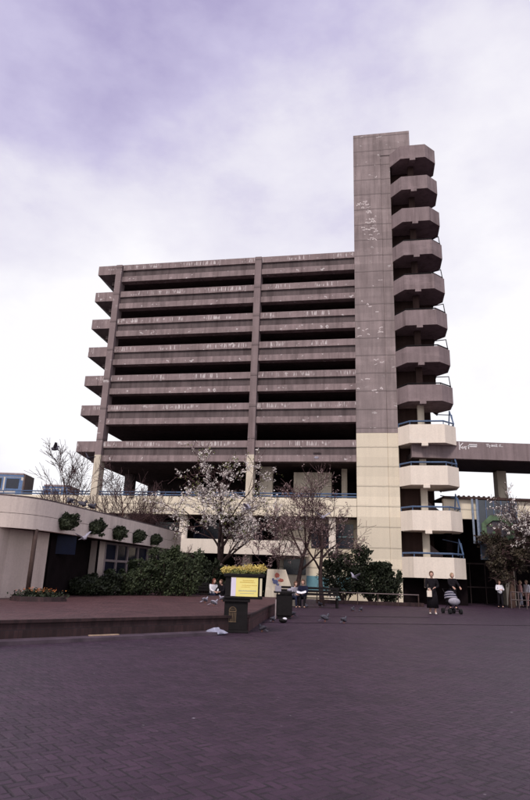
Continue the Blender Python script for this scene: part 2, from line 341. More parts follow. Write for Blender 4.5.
def colm(x0,x1,y0,y1,z0,z1,mt,name='column'): return bx(x0,x1,y0,y1,z0,z1).build(name,mt,CP)
M['col']=concrete('column_concrete',CON,joint=2.386,flakes=True,streak=.2)
for x0,x1 in((-19.19,-18.70),(-7.66,-7.16)):
    c=bx(x0,x1,-.22,.62,9.6,25.33).build('column',M['col'],CP)
    c=bx(x0,x1,-.22,.62,0,9.597).build('column',M['cream_old'],CP); c['label']='cream painted foot of a column with peeling paint'
for (u,y) in((-18.9,6.2),(-18.9,11.6),(-18.9,17.2),(-14.5,21.5)):
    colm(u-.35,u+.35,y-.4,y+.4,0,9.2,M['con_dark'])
    for k,z in enumerate(ZT[:-1]): pass
for i,z in enumerate(ZT[:6]):
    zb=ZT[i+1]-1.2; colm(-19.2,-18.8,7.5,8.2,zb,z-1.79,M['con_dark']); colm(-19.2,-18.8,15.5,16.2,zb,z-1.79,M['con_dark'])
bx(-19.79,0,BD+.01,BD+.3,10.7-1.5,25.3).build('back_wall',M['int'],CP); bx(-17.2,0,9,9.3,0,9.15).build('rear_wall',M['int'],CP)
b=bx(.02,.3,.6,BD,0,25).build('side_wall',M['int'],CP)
# upper podium level seen between the first deck and the cream band: inner walls
for q_ in ((-7.05,-6.1,1.8,2.1,5.5,9.1),(-4.6,-1.85,2.2,2.5,5.5,8.75),(-1.15,-.75,2.6,3.0,5.5,9.1)): bx(*q_).build('inner_wall',M['cream_old'],CP)
b=MB(); b.box(-13.6,-9.7,6,6.3,5.5,7.9); b.build('kiosk_wall',M['cream2'],CP)
# beam marks: drain outlets
for zz in (ZT[6]-.55,):
    d=MB(); d.box(-3.0,-2.45,-.06,-.031,ZT[6]-.9+.02,ZT[6]-.72); d.build('drain_grille',M['con_dark'],CP)
    d=MB(); d.ell((-2.75,-.04,ZT[6]-1.25),(.16,.02,.09)); d.build('lime_stain',M['pigl'],CP)
# ------------------------------------------------------------------ podium (shopping centre)
PD=empty('shopping_podium',(XA,YA,0),'two storey cream shopping podium with blue rail below the car park decks','building',rz=-TH)
a=MB(); a.box(-60,-.02,0.05,.35,5.37,6.62); a.build('upper_band',M['cream'],PD)
bx(-60,-.02,.36,22,5.37,5.6).build('upper_floor',M['con_slab'],PD)
r=MB(); 
for zz in(6.93,): r.tube([(-60,.2,zz),(-.03,.2,zz)],.045,6)
r.tube([(-60,.2,6.74),(-.03,.2,6.74)],.05,6)
for k in range(38): r.tube([(-60+k*1.6,.2,6.6),(-60+k*1.6,.2,6.93)],.03,5)
r.build('blue_rail',M['blue'],PD)
# lower band with rounded end
pts=[(-60,-.9),(-4.9,-.9)]+[(-4.9+1.5*math.sin(a_),.6-1.5*math.cos(a_)) for a_ in [R(x) for x in range(15,91,15)]]+[(-3.4,2.4)]
a=MB(); a.strip(pts,.25,2.73,3.66); a.build('lower_band',M['cream2'],PD)
a=MB(); a.prism(pts[:1]+[(x+.0,y+.26) for x,y in pts[1:-2]]+[(-3.7,2.4),(-60,2.4)],2.75,2.95); a.build('canopy_slab',M['con_slab'],PD)
for x in(-12.2,-16.6,-21,-26): MB().tube([(x,.6,0),(x,.6,5.36)],.3,14).build('round_column',M['cream2'],PD,True)
a=MB(); a.box(-1.9,-1.45,.3,.7,0,5.36); a.build('square_column',M['cream2'],PD)
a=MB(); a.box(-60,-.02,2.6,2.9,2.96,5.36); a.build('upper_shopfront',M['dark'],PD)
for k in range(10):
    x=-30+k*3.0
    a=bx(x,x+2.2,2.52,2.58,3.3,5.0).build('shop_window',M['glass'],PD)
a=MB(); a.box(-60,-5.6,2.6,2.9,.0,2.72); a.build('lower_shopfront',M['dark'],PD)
a=MB(); a.box(-5.55,-.02,1.6,1.9,0,5.36-.01); a.build('entrance_wall',M['cream'],PD)
a=bx(-5.1,-3.55,1.5,1.58,1.55,2.6).build('entrance_window',M['glass'],PD); 
a=bx(-3.5,-.5,1.54,1.59,.55,1.5).build('teal_panel',M['teal'],PD)
a=bx(-3.2,-.3,1.52,1.585,3.4,5.0).build('shop_window',M['glass'],PD)
a=MB(); a.box(-1.3,-.3,1.44,1.5,4.1,4.2); a.build('strip_light_casing',M['tealp'],PD)
a=MB(); a.hexa([(-1.75,.6,0),(-1.1,.6,0),(-1.1,1.0,0),(-1.75,1.0,0)],[(-1.75,.6,1.9),(-1.45,.6,1.9),(-1.45,1.0,1.9),(-1.75,1.0,1.9)]); a.build('pale_teal_buttress',M['tealp'],PD)
# ------------------------------------------------------------------ stair tower
ST=empty('stair_tower',(XA,YA,0),'tall slab-sided concrete stair tower with octagonal balconies and a cream painted foot','tower',rz=-TH)
a=MB(); a.box(.0,2.12,.0,4.6,11.15,36.07); a.box(2.122,2.86,.05,4.6,11.15,33.9); a.box(2.122,4.43,.0,4.6,33.9,36.07); a.box(4.432,4.62,.9,4.4,33.4,35.3)
a.build('tower_wall',M['con_tower'],ST,bevel=.02)
a=MB(); a.box(0,2.12,.004,4.6,0,11.147); a.box(2.122,2.86,.054,4.6,0,11.147); a.build('cream_tower_foot',M['cream'],ST,bevel=.02)
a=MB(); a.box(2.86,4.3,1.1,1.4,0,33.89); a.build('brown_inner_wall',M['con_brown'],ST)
a=MB(); a.box(4.3,5.75,1.9,2.1,14.2,33.3); a.box(5.5,5.74,2.1,4.4,14.2,33.3); a.box(2.87,5.5,4.2,4.4,0,33.3); a.build('stair_core',M['con_brown'],ST)  # core coloured dark for the shade between the upper balconies
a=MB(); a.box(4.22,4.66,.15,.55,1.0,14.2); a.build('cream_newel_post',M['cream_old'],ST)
a=bx(4.22,4.66,.15,.55,14.203,33.0).build('concrete_newel_post',M['con_brown'],ST)  # upper post takes the same shade-darkened tone
a=MB(); a.box(2.87,6.9,.6,4.1,0,1.55); a.build('base_wall',M['dark'],ST)
ZB=33.91; PS=2.8
for i in range(12):
    gx=.045*i; zt=ZB-i*PS-(.0 if i<10 else .12*(i-9))
    pts=[(2.84,.0),(3.63-.01*i,-.9),(5.49+gx,-.9),(6.31+gx,0),(6.31+gx,1.5),(5.5+gx,2.35),(4.66,2.35)]
    cream=i>=8; mt=M['cream2'] if cream else M['con_plain']
    ph=1.17 if i<8 else 1.27
    bo=MB(); bo.strip(pts[:6],.14,-ph,0); bo.prism([(2.9,.05),(3.68,-.76),(5.42+gx,-.76),(6.17+gx,.05),(6.17+gx,1.45),(5.45+gx,2.2),(2.9,2.2)] if False else [(2.99,.06),(3.70,-.755),(5.43+gx,-.755),(6.165+gx,.06),(6.165+gx,1.44),(5.44+gx,2.2),(4.7,2.2),(4.7,1.05),(2.99,1.05)],-ph+.02,-ph+.2)
    bo.box(4.32,4.74,-.93,-.5,-ph-.20,-ph+.0)
    b=bo.build('balcony',mt,ST,loc=(0,0,zt)); 
    b['label']=('cream painted octagonal balcony' if cream else 'raw concrete octagonal balcony')
    if i<3: continue_rail=False
    else: continue_rail=True
    rl=MB(); hr=.24 if i>=8 else .12; rin=[(2.9,.06),(3.69-.01*i,-.80),(5.43+gx,-.80),(6.2+gx,.04),(6.2+gx,1.4)]
    rl.tube([(x,y,hr) for x,y in rin],.055 if i>=8 else .045,6)
    for x,y in rin: rl.tube([(x,y,-.05),(x,y,hr)],.03,5)
    if i in(3,4,5,6,7,8,9,10,11): rl.tube([(6.2+gx,.1,hr),(6.15+gx,.35,.95),(5.6,1.3,1.25)],.035,5)
    if i>=8: rl.tube([(6.2+gx,.04,hr),(6.0+gx,.25,1.2),(5.95+gx,.55,.2)],.05,5)
    if continue_rail: rl.build('railing',M['blue'] if i>=8 else M['black'],b)
    # flight rising from right to left behind the balcony
    if i<11:
        z0=-PS-ph+.2; z1=-ph
        fl=MB(); fl.hexa([(3.0,2.4,z1-.25),(5.9,2.4,z0-.1),(5.9,3.5,z0-.1),(3.0,3.5,z1-.25)],[(3.0,2.4,z1),(5.9,2.4,z0+.18),(5.9,3.5,z0+.18),(3.0,3.5,z1)])
        fl.hexa([(3.0,2.28,z1-.25),(5.9,2.28,z0-.1),(5.9,2.39,z0-.1),(3.0,2.39,z1-.25)],[(3.0,2.28,z1+.85),(5.9,2.28,z0+1.05),(5.9,2.39,z0+1.05),(3.0,2.39,z1+.85)])
        fl.build('stair_flight',M['con_brown'] if i<7 else M['con_plain'],ST,loc=(0,0,zt))  # upper flights coloured dark for shade, lower ones in plain concrete
# white spray marks on tower wall (scrawls), ribbons of paint 4 mm proud
def ribbon(mb,pts,wd,T):
    for a_,b_ in zip(pts,pts[1:]):
        d=Vector((b_[0]-a_[0],b_[1]-a_[1])); 
        if d.length<1e-5: continue
        d.normalize(); n=Vector((-d.y,d.x))*wd/2; d=d*wd*.3
        q=[(a_[0]-d.x+n.x,a_[1]-d.y+n.y),(a_[0]-d.x-n.x,a_[1]-d.y-n.y),(b_[0]+d.x-n.x,b_[1]+d.y-n.y),(b_[0]+d.x+n.x,b_[1]+d.y+n.y)]
        mb.add([T(*p_) for p_ in q],[(0,1,2,3)])
rg=random.Random(3); mk=MB()
for (x,z,n_) in((1.15,31.9,2),(.75,29.7,7),(1.1,28.9,7),(1.25,28.0,12),(1.15,27.2,12),(1.3,26.3,5),(1.4,20.6,2),(.5,18.8,3),(1.6,18.7,5),(1.5,16.4,4),(.3,14.9,3),(1.6,14.2,4),(.4,19.0,2),(.5,21.3,2),(1.7,22.6,2)):
    for k in range(n_):
        a_=x+rg.gauss(0,.28); b_=z+rg.gauss(0,.22); L=rg.uniform(.06,.32)
        a_=min(max(a_,.1),1.75)
        ribbon(mk,[(a_,b_),(a_+L*.5,b_+rg.uniform(-.06,.1)),(a_+L,b_+rg.uniform(-.08,.08))],rg.uniform(.03,.09),lambda u,zz:(u,-.004,zz))
mk.build('chalky_scrawl',simple('chalky_paint',(.62,.54,.54),.3,14),ST)
# ------------------------------------------------------------------ footbridge
FB=empty('concrete_bridge',(12.6,39.24,0),'raw concrete bridge beam crossing to the right behind the stair tower, graffiti on its side','bridge')
a=MB(); a.box(-2.6,60,0,.35,9.36,10.55); a.box(-2.6,60,4.5,4.8,9.36,10.55); a.build('bridge_beam',M['con_plain'],FB)
bx(-2.6,60,.36,4.49,9.34,9.7).build('bridge_deck',M['int'],FB)
cpt=AY(500.2,485,43.4)-Vector((12.6,39.24,0))
a=MB(); a.box(cpt.x-.34,cpt.x+.34,cpt.y-.4,cpt.y+.4,0,9.33); a.build('bridge_pier',M['cream_old'],FB,bevel=.03)
gm=MB(); T=lambda x,z:(x,-.006,z)
def gpix(px,py):
    d=ray(px,py); k=39.24/d.y; return (d.x*k-12.6,HC+d.z*k)
def strokes(mb,L,wd):
    for s in L: ribbon(mb,[gpix(*q) for q in s],wd,T)
def z8(x,y): return(455+x/17.67,438+y/17.67)
K=[[(70,75),(80,205)],[(135,90),(80,145)],[(80,145),(130,185)],[(132,150),(138,182),(155,188),(168,150)],[(185,150),(188,200)],[(188,160),(205,148),(222,150)],[(235,130),(238,190)],[(215,148),(262,142)]]
strokes(gm,[[z8(*q) for q in s] for s in K],.05)
strokes(gm,[[z8(250,118),z8(380,122)],[z8(252,132),z8(380,136)],[z8(255,146),z8(375,150)]],.085)
gm.build('white_graffiti',M['white'],FB); gm=MB()
def z9(x,y): return(480+x/17.67,438+y/17.67)
S2=[[(108,112),(140,108)],[(122,110),(124,150)],[(148,112),(150,150)],[(150,132),(170,128),(172,150),(168,168)],[(195,150),(190,128),(212,122),(214,150),(196,150)],[(222,150),(222,122)],[(228,124),(232,150),(246,150),(248,124)],[(258,128),(272,124),(272,150),(256,150)],[(284,108),(286,155)],[(302,122),(286,135),(304,156)],[(340,115),(338,155)],[(340,116),(362,118),(362,134),(342,136)],[(352,136),(372,156)],[(392,150),(396,158)]]
strokes(gm,[[z9(*q) for q in s] for s in S2],.035)
gm.build('white_graffiti',M['white'],FB)
# ------------------------------------------------------------------ passage building on the right under the bridge
RB=empty('passage_building',(12.3,40.2,0),'cream and grey panelled upper storey over a dark passage, right of the stair tower','building')
def RP(px,py,Y=40.2): q=AY(px,py,Y); return q.x-12.3,q.z
x0,zt_=RP(452,499); x1,_=RP(600,502); xa,zc=RP(468,519); xb,_=RP(470.5,519); _,zpb=RP(490,560)
bx(x0-.6,x1,0,.3,zc,zt_).build('cream_wall',M['cream'],RB)
a=MB(); a.box(x0-.6,x1,-.25,2.5,zt_+.01,zt_+.16)
for k in range(9): xx,_=RP(458+k*5,498); a.ell((xx,-.15,zt_+.19),(.1,.1,.06),8,5)
a.build('flat_roof',M['con_brown'],RB)
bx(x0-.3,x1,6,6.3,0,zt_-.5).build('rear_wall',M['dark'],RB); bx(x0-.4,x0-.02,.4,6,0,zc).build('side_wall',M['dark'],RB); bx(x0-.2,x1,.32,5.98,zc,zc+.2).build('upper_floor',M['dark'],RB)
for i,px in enumerate((470,474.5)):
    xx,_=RP(px,500); MB().tube([(xx,-.35,zc-1.6),(xx,-.35,zt_)],.075,8).build('tall_post',M['lblue'],RB)
xp0,_=RP(476,500); xp1,_=RP(513.5,500)
bx(xp0,xp1,-.3,-.1,zpb,zt_-.05).build('grey_panel',M['metal'],RB)
a=MB()
for k in range(6): xx=xp0+(xp1-xp0)*k/5; a.box(xx-.02,xx+.02,-.34,-.3,zpb,zt_-.06)
a.build('panel_frame',M['frost'],RB)
xr,zr=RP(495.5,530.5); ring=MB(); rr=1.03
P8=[(xr+rr*1.1*math.cos(R(22.5+45*k)),zr+rr*math.sin(R(22.5+45*k))) for k in range(8)]; P8i=[(xr+rr*.80*math.cos(R(22.5+45*k)),zr+.02+rr*.62*math.sin(R(22.5+45*k))) for k in range(8)]
for k in range(8):
    k2=(k+1)%8; f_=[P8[k],P8[k2],P8i[k2],P8i[k]]
    if k==7: f_[1]=((P8[k][0]+P8[k2][0])/2,(P8[k][1]+P8[k2][1])/2); f_[2]=((P8i[k][0]+P8i[k2][0])/2,(P8i[k][1]+P8i[k2][1])/2)
    ring.hexa([(x,-.45,z) for x,z in f_],[(x,-.36,z) for x,z in f_])
ring.build('green_ring_mural',M['green'],RB)
a=MB(); a.add([(x,-.355,z) for x,z in P8i],[tuple(range(8))])
rg=random.Random(5)
for k in range(14):
    cx_=xr+rg.uniform(-.7,.7); cz_=zr+rg.uniform(-.45,.45); s_0=rg.uniform(.1,.3); a.mat=rg.choice([1,2,0])
    n_=7; a.add([(cx_+s_0*rg.uniform(.6,1.1)*math.cos(2*math.pi*q/n_),-.36-.002*k,cz_+s_0*rg.uniform(.5,1)*math.sin(2*math.pi*q/n_)) for q in range(n_)],[tuple(range(n_))])
a.build('mural_face',[M['mural'],M['green'],M['brown']],RB)
for k in range(7):
    xx,_=RP(462+k*9.5,600,50.5); pass
a=MB()
for k in range(12): a.box(x0-1+k*1.1,x0-.96+k*1.1,4.2,4.25,0,2.7)
a.box(x0-1,x0+11.2,4.2,4.25,2.7,2.8); a.box(x0-1,x0+11.2,4.2,4.25,1.1,1.16); a.build('shopfront_frame',M['con_slab'],RB)
# low rail at far right
LR=MB(); q0=AY(511,600,37.8); q1=AY(550,600,37.2); q0.z=q1.z=0
for zz in(.95,.5): LR.tube([q0+Vector((0,0,zz)),q1+Vector((0,0,zz))],.03,5)
for k in range(6): q=q0.lerp(q1,k/5); LR.tube([q,q+Vector((0,0,.95))],.03,5)
tag(LR.build('metal_guard_rail',M['con_dark']),'thin grey guard rail at the foot of the thick-trunked tree on the far right','railing')
q0=G(262,622.5); q1=G(560,626); q0.z=q1.z=.004; d_=(q1-q0).normalized(); nn_=Vector((-d_.y,d_.x,0))*.06
o=MB().add([q0-nn_,q1-nn_,q1+nn_,q0+nn_],[(0,1,2,3)]).build('drainage_channel',M['dark']); tag(o,kind='structure')
q0=G(285,616); q1=G(430,617.5); q0.z=q1.z=.004
o=MB().add([q0-nn_,q1-nn_,q1+nn_,q0+nn_],[(0,1,2,3)]).build('drainage_channel',M['dark']); tag(o,kind='structure')
# ------------------------------------------------------------------ pavilion on the left
PV=empty('curved_pavilion',(-8.5,22,.4),'low white rendered pavilion with a curved overhanging fascia and dark doorway','building')
O=Vector((-8.5,22,.4))
Fp=[(-30,14.5),(-22,16.3),(-15,18.0),(-10.6,18.9),(-8.55,19.5),(-7.75,20.0),(-7.32,20.8),(-7.1,22.0),(-6.55,24.54),(-5.7,28.66),(-4.55,35.2)]
def smooth(P_,n=2):
    for _ in range(n):
        Q=[P_[0]]
        for a_,b_ in zip(P_,P_[1:]): Q+=[(a_[0]*.75+b_[0]*.25,a_[1]*.75+b_[1]*.25),(a_[0]*.25+b_[0]*.75,a_[1]*.25+b_[1]*.75)]
        P_=Q+[P_[-1]]
    return P_
Fs=[(x-O.x,y-O.y) for x,y in smooth(Fp)]
a=MB(); a.strip(Fs,.22,2.2,2.66); a.strip([(x,y) for x,y in Fs],.22,2.675,3.2)
a.build('fascia',M['pav'],PV)
def off(P_,d):
    out=[]
    for i,(x,y) in enumerate(P_):
        a_=Vector(P_[max(i-1,0)]); b_=Vector(P_[min(i+1,len(P_)-1)]); t_=(b_-a_).normalized(); out.append((x-t_.y*d,y+t_.x*d))
    return out
In=off(Fs,.3)
a=MB(); a.strip(off(Fs,.02),.26,3.2,3.26); a.build('roof_coping',M['con_dark'],PV)
a=MB(); a.prism(off(Fs,.2)+[(-3,18),(-22,18)],2.85,3.0); a.build('roof',M['con_slab'],PV)
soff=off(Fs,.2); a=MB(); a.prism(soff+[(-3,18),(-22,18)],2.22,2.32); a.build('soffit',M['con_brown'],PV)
wl=G(-60,600,.4)-O; 
# wall: rendered drum up to the doorway
W0=[(G(x,y,.4)-O) for x,y in((-90,603),(-40,600.5),(0,598),(30,597.4),(41.5,597))]
W0=[(v.x,v.y) for v in W0]
W0=[(-14,W0[0][1]-3)]+W0
a=MB(); a.strip(W0,.25,0,2.2); a.build('rendered_wall',M['pavwall'],PV)
dj=W0[-1]; wr=G(92,594,.4)-O; 
# doorway recess
back=[(dj[0],dj[1]+.26),(dj[0]+.2,dj[1]+2.0),(wr.x-.3,wr.y+1.2),(wr.x,wr.y)]
a=MB(); a.strip(back,.1,0,2.2); a.build('doorway_recess',M['dark'],PV)
mid=Vector(back[1]).lerp(Vector(back[2]),.05); mid2=Vector(back[1]).lerp(Vector(back[2]),.62)
a=MB(); a.strip([(dj[0]+.04,dj[1]+.7),(dj[0]+.62,dj[1]+1.25)],.05,1.5,2.19); a.build('door_transom_glass',M['bglass'],PV)
# pier and window wall
wa=Vector((wr.x,wr.y)); we=Vector((-4.9-O.x,34.6-O.y)); dd=(we-wa).normalized()
a=MB(); a.strip([tuple(wa),tuple(wa+dd*.7)],.3,0,2.2); a.build('window_pier',M['pavwall'],PV)
a=MB(); a.strip([tuple(wa+dd*.72),tuple(we)],.2,0,.55); a.build('window_plinth',M['pavwall'],PV)
L=(we-wa-dd*.72).length; n_=7
for k in range(n_):
    s0=wa+dd*(.72+L*k/n_); s1=wa+dd*(.72+L*(k+1)/n_); nrm=Vector((dd.y,-dd.x))
    fr=MB()
    fr.strip([tuple(s0),tuple(s0+dd*.12)],.14,.56,2.19); fr.strip([tuple(s0+dd*.125),tuple(s1-dd*.005)],.12,1.35,1.45); fr.strip([tuple(s0+dd*.125),tuple(s1-dd*.005)],.12,.56,.64); fr.strip([tuple(s0+dd*.125),tuple(s1-dd*.005)],.12,2.1,2.19)
    f_=fr.build('window',M['frame'],PV)
    MB().strip([tuple(s0+dd*.12-nrm*.07),tuple(s1-nrm*.07)],.03,.62,2.15).build('pane',M['glass'] if k%3 else M['bglass'],f_)
# slender post
pb=AY(27.9,590,20.5); pt=AY(35.8,535,pb.y); 
MB().tube([(pb.x-O.x,pb.y-O.y,0),(pb.x-O.x,pb.y-O.y,2.22)],.075,10).build('brown_fascia_post',M['brown'],PV,True)
# flower bed at its foot
bc=G(34,601,.4); BEDC=Vector((bc.x,bc.y+.4,.4))
FBd=empty('round_flower_bed',BEDC,'low round bed of dark plants and orange flowers in front of the white wall','flower bed')
a=MB(); a.tube([(0,0,0),(0,0,.12)],[.85,.8],16); a.build('bed_rim',M['edge'],FBd)
a=MB(); rg=random.Random(2); a.cloud((0,0,.16),(.95,.5,.2),900,.05,.2,rg,.05); a.build('bed_foliage',M['leafd'],FBd)
a=MB(); a.cloud((0,0,.30),(.8,.4,.1),130,.03,.1,rg); a.build('bed_flowers',M['redf'],FBd)
# hanging planters on the fascia
lab=['largest and leftmost hanging bush on the white fascia','second hanging bush from the left on the fascia','middle one of the five hanging bushes on the fascia','fourth hanging bush from the left on the fascia','smallest hanging bush, at the far right of the fascia']
def fascia_hit(px):
    d=ray(px,525); best=None
    for a_,b_ in zip(Fs,Fs[1:]):
        A2=Vector(a_)+Vector((O.x,O.y)); B2=Vector(b_)+Vector((O.x,O.y)); e_=B2-A2; D=Vector((d.x,d.y)); det=D.x*(-e_.y)+e_.x*D.y
        if abs(det)<1e-9: continue
        s=(A2.x*(-e_.y)+e_.x*A2.y)/det; u_=(D.x*A2.y-D.y*A2.x)/det
        if 0<=u_<=1 and s>0 and (best is None or s<best[0]): best=(s,A2.lerp(B2,u_),Vector((e_.y,-e_.x)).normalized())
    return best
for k,(px,py,wd,hh) in enumerate(((62,522,24,16),(92,527,19,14),(115.5,532.5,17,13),(135.5,536.5,15,12),(153,539.5,13,10.5))):
    h_=fascia_hit(px); P2=h_[1]+h_[2]*.2; q=AY(px,py,P2.y); sc=P2.y/F_*1.02; rr=wd*sc/2; hz=hh*sc/2
    E_=empty('hanging_bush',(P2.x,P2.y,q.z),lab[k],'hanging planter','bushes hanging along the pavilion fascia')
    rg=random.Random(20+k); bk=MB(); bk.ell((0,0,-.1*hz),(rr*.72,rr*.5,hz*.8),12,8); bk.build('basket',M['leafd'],E_)
    lf=MB(); lf.cloud((0,0,0),(rr*.95,rr*.6,hz*.95),1100,.05,.75,rg); lf.cloud((rr*.3,0,hz*.5),(rr*.4,rr*.3,hz*.5),260,.05,.3,rg)
    for kk in range(5): lf.cloud((rr*rg.uniform(-.8,.8),-.03,hz*rg.uniform(-1.1,.9)),(rr*rg.uniform(.15,.35),rr*.25,hz*rg.uniform(.2,.45)),120,.045,.2,rg)
    lf.build('leaves',M['leafd'],E_)
    br_=MB(); br_.box(-rr*.7,rr*.7,-.03,.03,-hz*.95,-hz*.88); br_.build('bracket',M['black'],E_)
# ------------------------------------------------------------------ buses on the upper level
def bus(x0,x1,zt_,Y,label,depth):
    E_=empty('bus',((x0+x1)/2,Y,5.8),label,'bus','vehicles parked on the upper level'); W_=(x1-x0)/2; h_=zt_-5.8
    a=MB(); a.box(-W_,W_-.0,0,depth,.35,h_*.93); a.build('bus_body',M['busc'],E_,bevel=.08)
    a=MB(); a.box(-W_+.05,W_-.05,.05,depth-.05,h_*.932,h_); a.build('roof',M['frame'],E_,bevel=.1)
    a=MB(); a.box(W_+.004,W_+.12,.02,depth-.02,.35,h_*.96); a.build('dark_rear_end',M['busd'],E_,bevel=.03)
    n_=3
    for k in range(n_):
        u0=-W_+.15+k*(2*W_-.2)/n_; u1=u0+(2*W_-.2)/n_-.15
        f_=bx(u0,u1,-.03,-.004,h_*.50,h_*.86).build('window',M['busb'],E_); bx(u0+.12,u1-.12,-.05,-.032,h_*.54,h_*.82).build('pane',M['glass'],f_)
    bx(-W_,W_,-.02,-.003,h_*.93-.14,h_*.93).build('blue_band',M['busb'],E_)
    bx(W_-.5,W_-.04,-.028,-.021,.4,h_*.78).build('blue_corner_panel',M['busb'],E_)
    for u in(-W_*.6,W_*.6): MB().tube([(u,-.02,.42),(u,.25,.42)],.42,14).build('wheel',M['tyre'],E_)
    return E_
def bxat(px0,px1,py,Y): a_=AY(px0,py,Y); b_=AY(px1,py,Y); return a_.x,b_.x,a_.z
x0,x1,z1=bxat(-30,25,471,46.5); bus(x0,x1,z1,46.5,'cream and blue vehicle with dark windows at the left edge above the pavilion roof',1.9)
x0,x1,z1=bxat(43,71,484,54); bus(x0,x1,z1,54,'farther smaller blue vehicle behind bare branches above the pavilion roof',2.4)
# upper level deck for the buses
dk=bx(-60,-13.5,45.2,90,5.2,5.5).build('upper_road',M['con_slab']); tag(dk,kind='structure')
# ------------------------------------------------------------------ trees
def tree(name,base,H,spread,seed,label,cat='tree',group=None,bark='bark',levels=4,leaf=None,nleaf=0,lsize=.05,trunk_r=.12,fork=.35,nb=4,up_=.5,twr=.009,lean=(0,0),clus=1,tipfrac=1.,parentage=True,zmin=0,stems=1,leaf2=None):
    rg=random.Random(seed); E_=empty(name,base,label,cat,group); tr=MB(); cw=MB(); ends=[]
    def br(p,d,L,r,lv):
        n=5 if lv<2 else 4; pts=[p.copy()]; rad=[r]; dirs=[]
        for k in range(n):
            d=(d+Vector((rg.gauss(0,.13),rg.gauss(0,.13),rg.gauss(.03,.1)))).normalized(); p=p+d*L/n; pts.append(p.copy()); rad.append(max(twr,r*(1-.62*(k+1)/n))); dirs.append(d.copy())
        mb=tr if lv<=1 else cw; mb.mat=0; mb.tube(pts,rad,7 if lv==0 else (5 if lv<3 else 3),lv<2)
        if lv>=levels: ends.append((pts,lv)); return
        m_=nb+ (1 if lv==0 else 0)+ rg.randint(0,1)
        for k in range(m_):
            f_=(fork if lv==0 else .25)+(1-(fork if lv==0 else .25))*(k+.6*rg.random())/m_; idx=min(n-1,int(f_*n)); q=pts[idx].lerp(pts[idx+1],f_*n-idx)
            az=rg.uniform(0,2*math.pi)+k*2.4; tilt=rg.uniform(.55,1.05); o_=dirs[idx].orthogonal().normalized(); o_=Quaternion(dirs[idx],az)@o_
            nd=(dirs[idx]*math.cos(tilt)+o_*math.sin(tilt)*spread+Vector((0,0,up_*.35))).normalized()
            br(q,nd,L*rg.uniform(.45,.68),max(twr,rad[idx]*.58),lv+1)
        if lv>=levels-1: ends.append((pts,lv))
    for s in range(stems):
        ln=Vector((lean[0]+(rg.uniform(-.25,.25) if stems>1 else 0),lean[1]+(rg.uniform(-.2,.2) if stems>1 else 0),1)).normalized()
        br(Vector(((s-(stems-1)/2)*.25,0,-.05)),ln,H*.60,trunk_r,0)
    if leaf and ends:
        cw.mat=1
        for _ in range(nleaf//clus):
            pts,lv=rg.choice(ends); k=rg.randrange(len(pts)-1); q=pts[k].lerp(pts[k+1],rg.random())
            if mn.noise(q*.9+Vector((seed,0,0)))<-.25+ .4*(1-tipfrac): continue
            for __ in range(clus): cw.leaf(q+Vector((rg.gauss(0,.05),rg.gauss(0,.05),rg.gauss(0,.05))),lsize,rg)
    if leaf2 and ends:
        cw.mat=2
        for _ in range(nleaf//5):
            pts,lv=rg.choice(ends); q=pts[rg.randrange(len(pts))]
            if mn.noise(q*.7+Vector((seed+9,0,0)))>0.0: cw.leaf(q+Vector((rg.gauss(0,.06),rg.gauss(0,.06),rg.gauss(0,.06))),lsize*1.1,rg)
    tr.build('trunk',M[bark],E_,True)
    mats=[M['twig']]+([M[leaf]] if leaf else [])+([M[leaf2]] if leaf2 else [])
    if cw.f: cw.build('crown',mats,E_)
    return E_
g1=G(230,606,.4); 
tree('blossom_tree',(-2.25,33.5,.0),8.3,1.15,11,'white blossoming tree with two dark trunks left of the centre, behind the yellow sign','tree','blossoming trees on the plaza','bark',4,'petal',9500,.055,.15,.33,4,.3,.010,clus=6,stems=2,leaf2='leafy')
tree('blossom_tree',(.9,31.5,0),5.2,1.1,21,'small bronze-twigged tree with low spreading twigs, left of the bench','tree','blossoming trees on the plaza','bark',4,'petalp',2200,.045,.08,.4,4,.3,.009,clus=2)
tree('blossom_tree',(1.95,32.6,0),7.0,.95,31,'upright tree with a thick dark trunk directly behind the bench','tree','blossoming trees on the plaza','bark',4,'petalp',2000,.045,.15,.42,4,.45,.009,clus=2)
tree('blossom_tree',(3.3,32.2,0),6.9,1.2,47,'wide bare-branched tree whose twigs reach across the cream tower foot','tree','blossoming trees on the plaza','bark',4,'petalp',2600,.045,.14,.42,4,.35,.009,clus=2)
tree('bare_tree',(-10.9,34,.0),8.3,.7,52,'tall bare leafless tree behind the pavilion roof, nearer the buses','tree','bare trees behind the pavilion','bark2',4,None,0,.05,.12,.35,5,.6,.009)
tree('bare_tree',(-8.2,36,.0),8.0,.8,63,'bare leafless tree behind the pavilion roof in front of the left car park column','tree','bare trees behind the pavilion','bark2',4,None,0,.05,.13,.3,5,.5,.009)
tree('bare_tree',(-6.2,38,.0),6.6,.8,64,'low bare tree behind the pavilion roof beside the first blossom twigs','tree','bare trees behind the pavilion','bark2',4,None,0,.05,.1,.3,5,.4,.008)
rb_=G(507,604)
TR=tree('plaza_tree',(AY(511.5,600,39.2).x,39.2,0),5.0,1.1,79,'thick-trunked tree with dark bronze foliage on the far right','tree',None,'bark2',4,'leafbr',26000,.085,.24,.62,6,.1,.012,clus=3)
tree('pale_tree',(AY(536,560,41.5).x+.5,38.2,0),7.2,.9,81,'pale blossoming tree at the right edge beside the grey panel','tree',None,'bark2',4,'petal',3600,.07,.16,.4,5,.5,.012,clus=3)
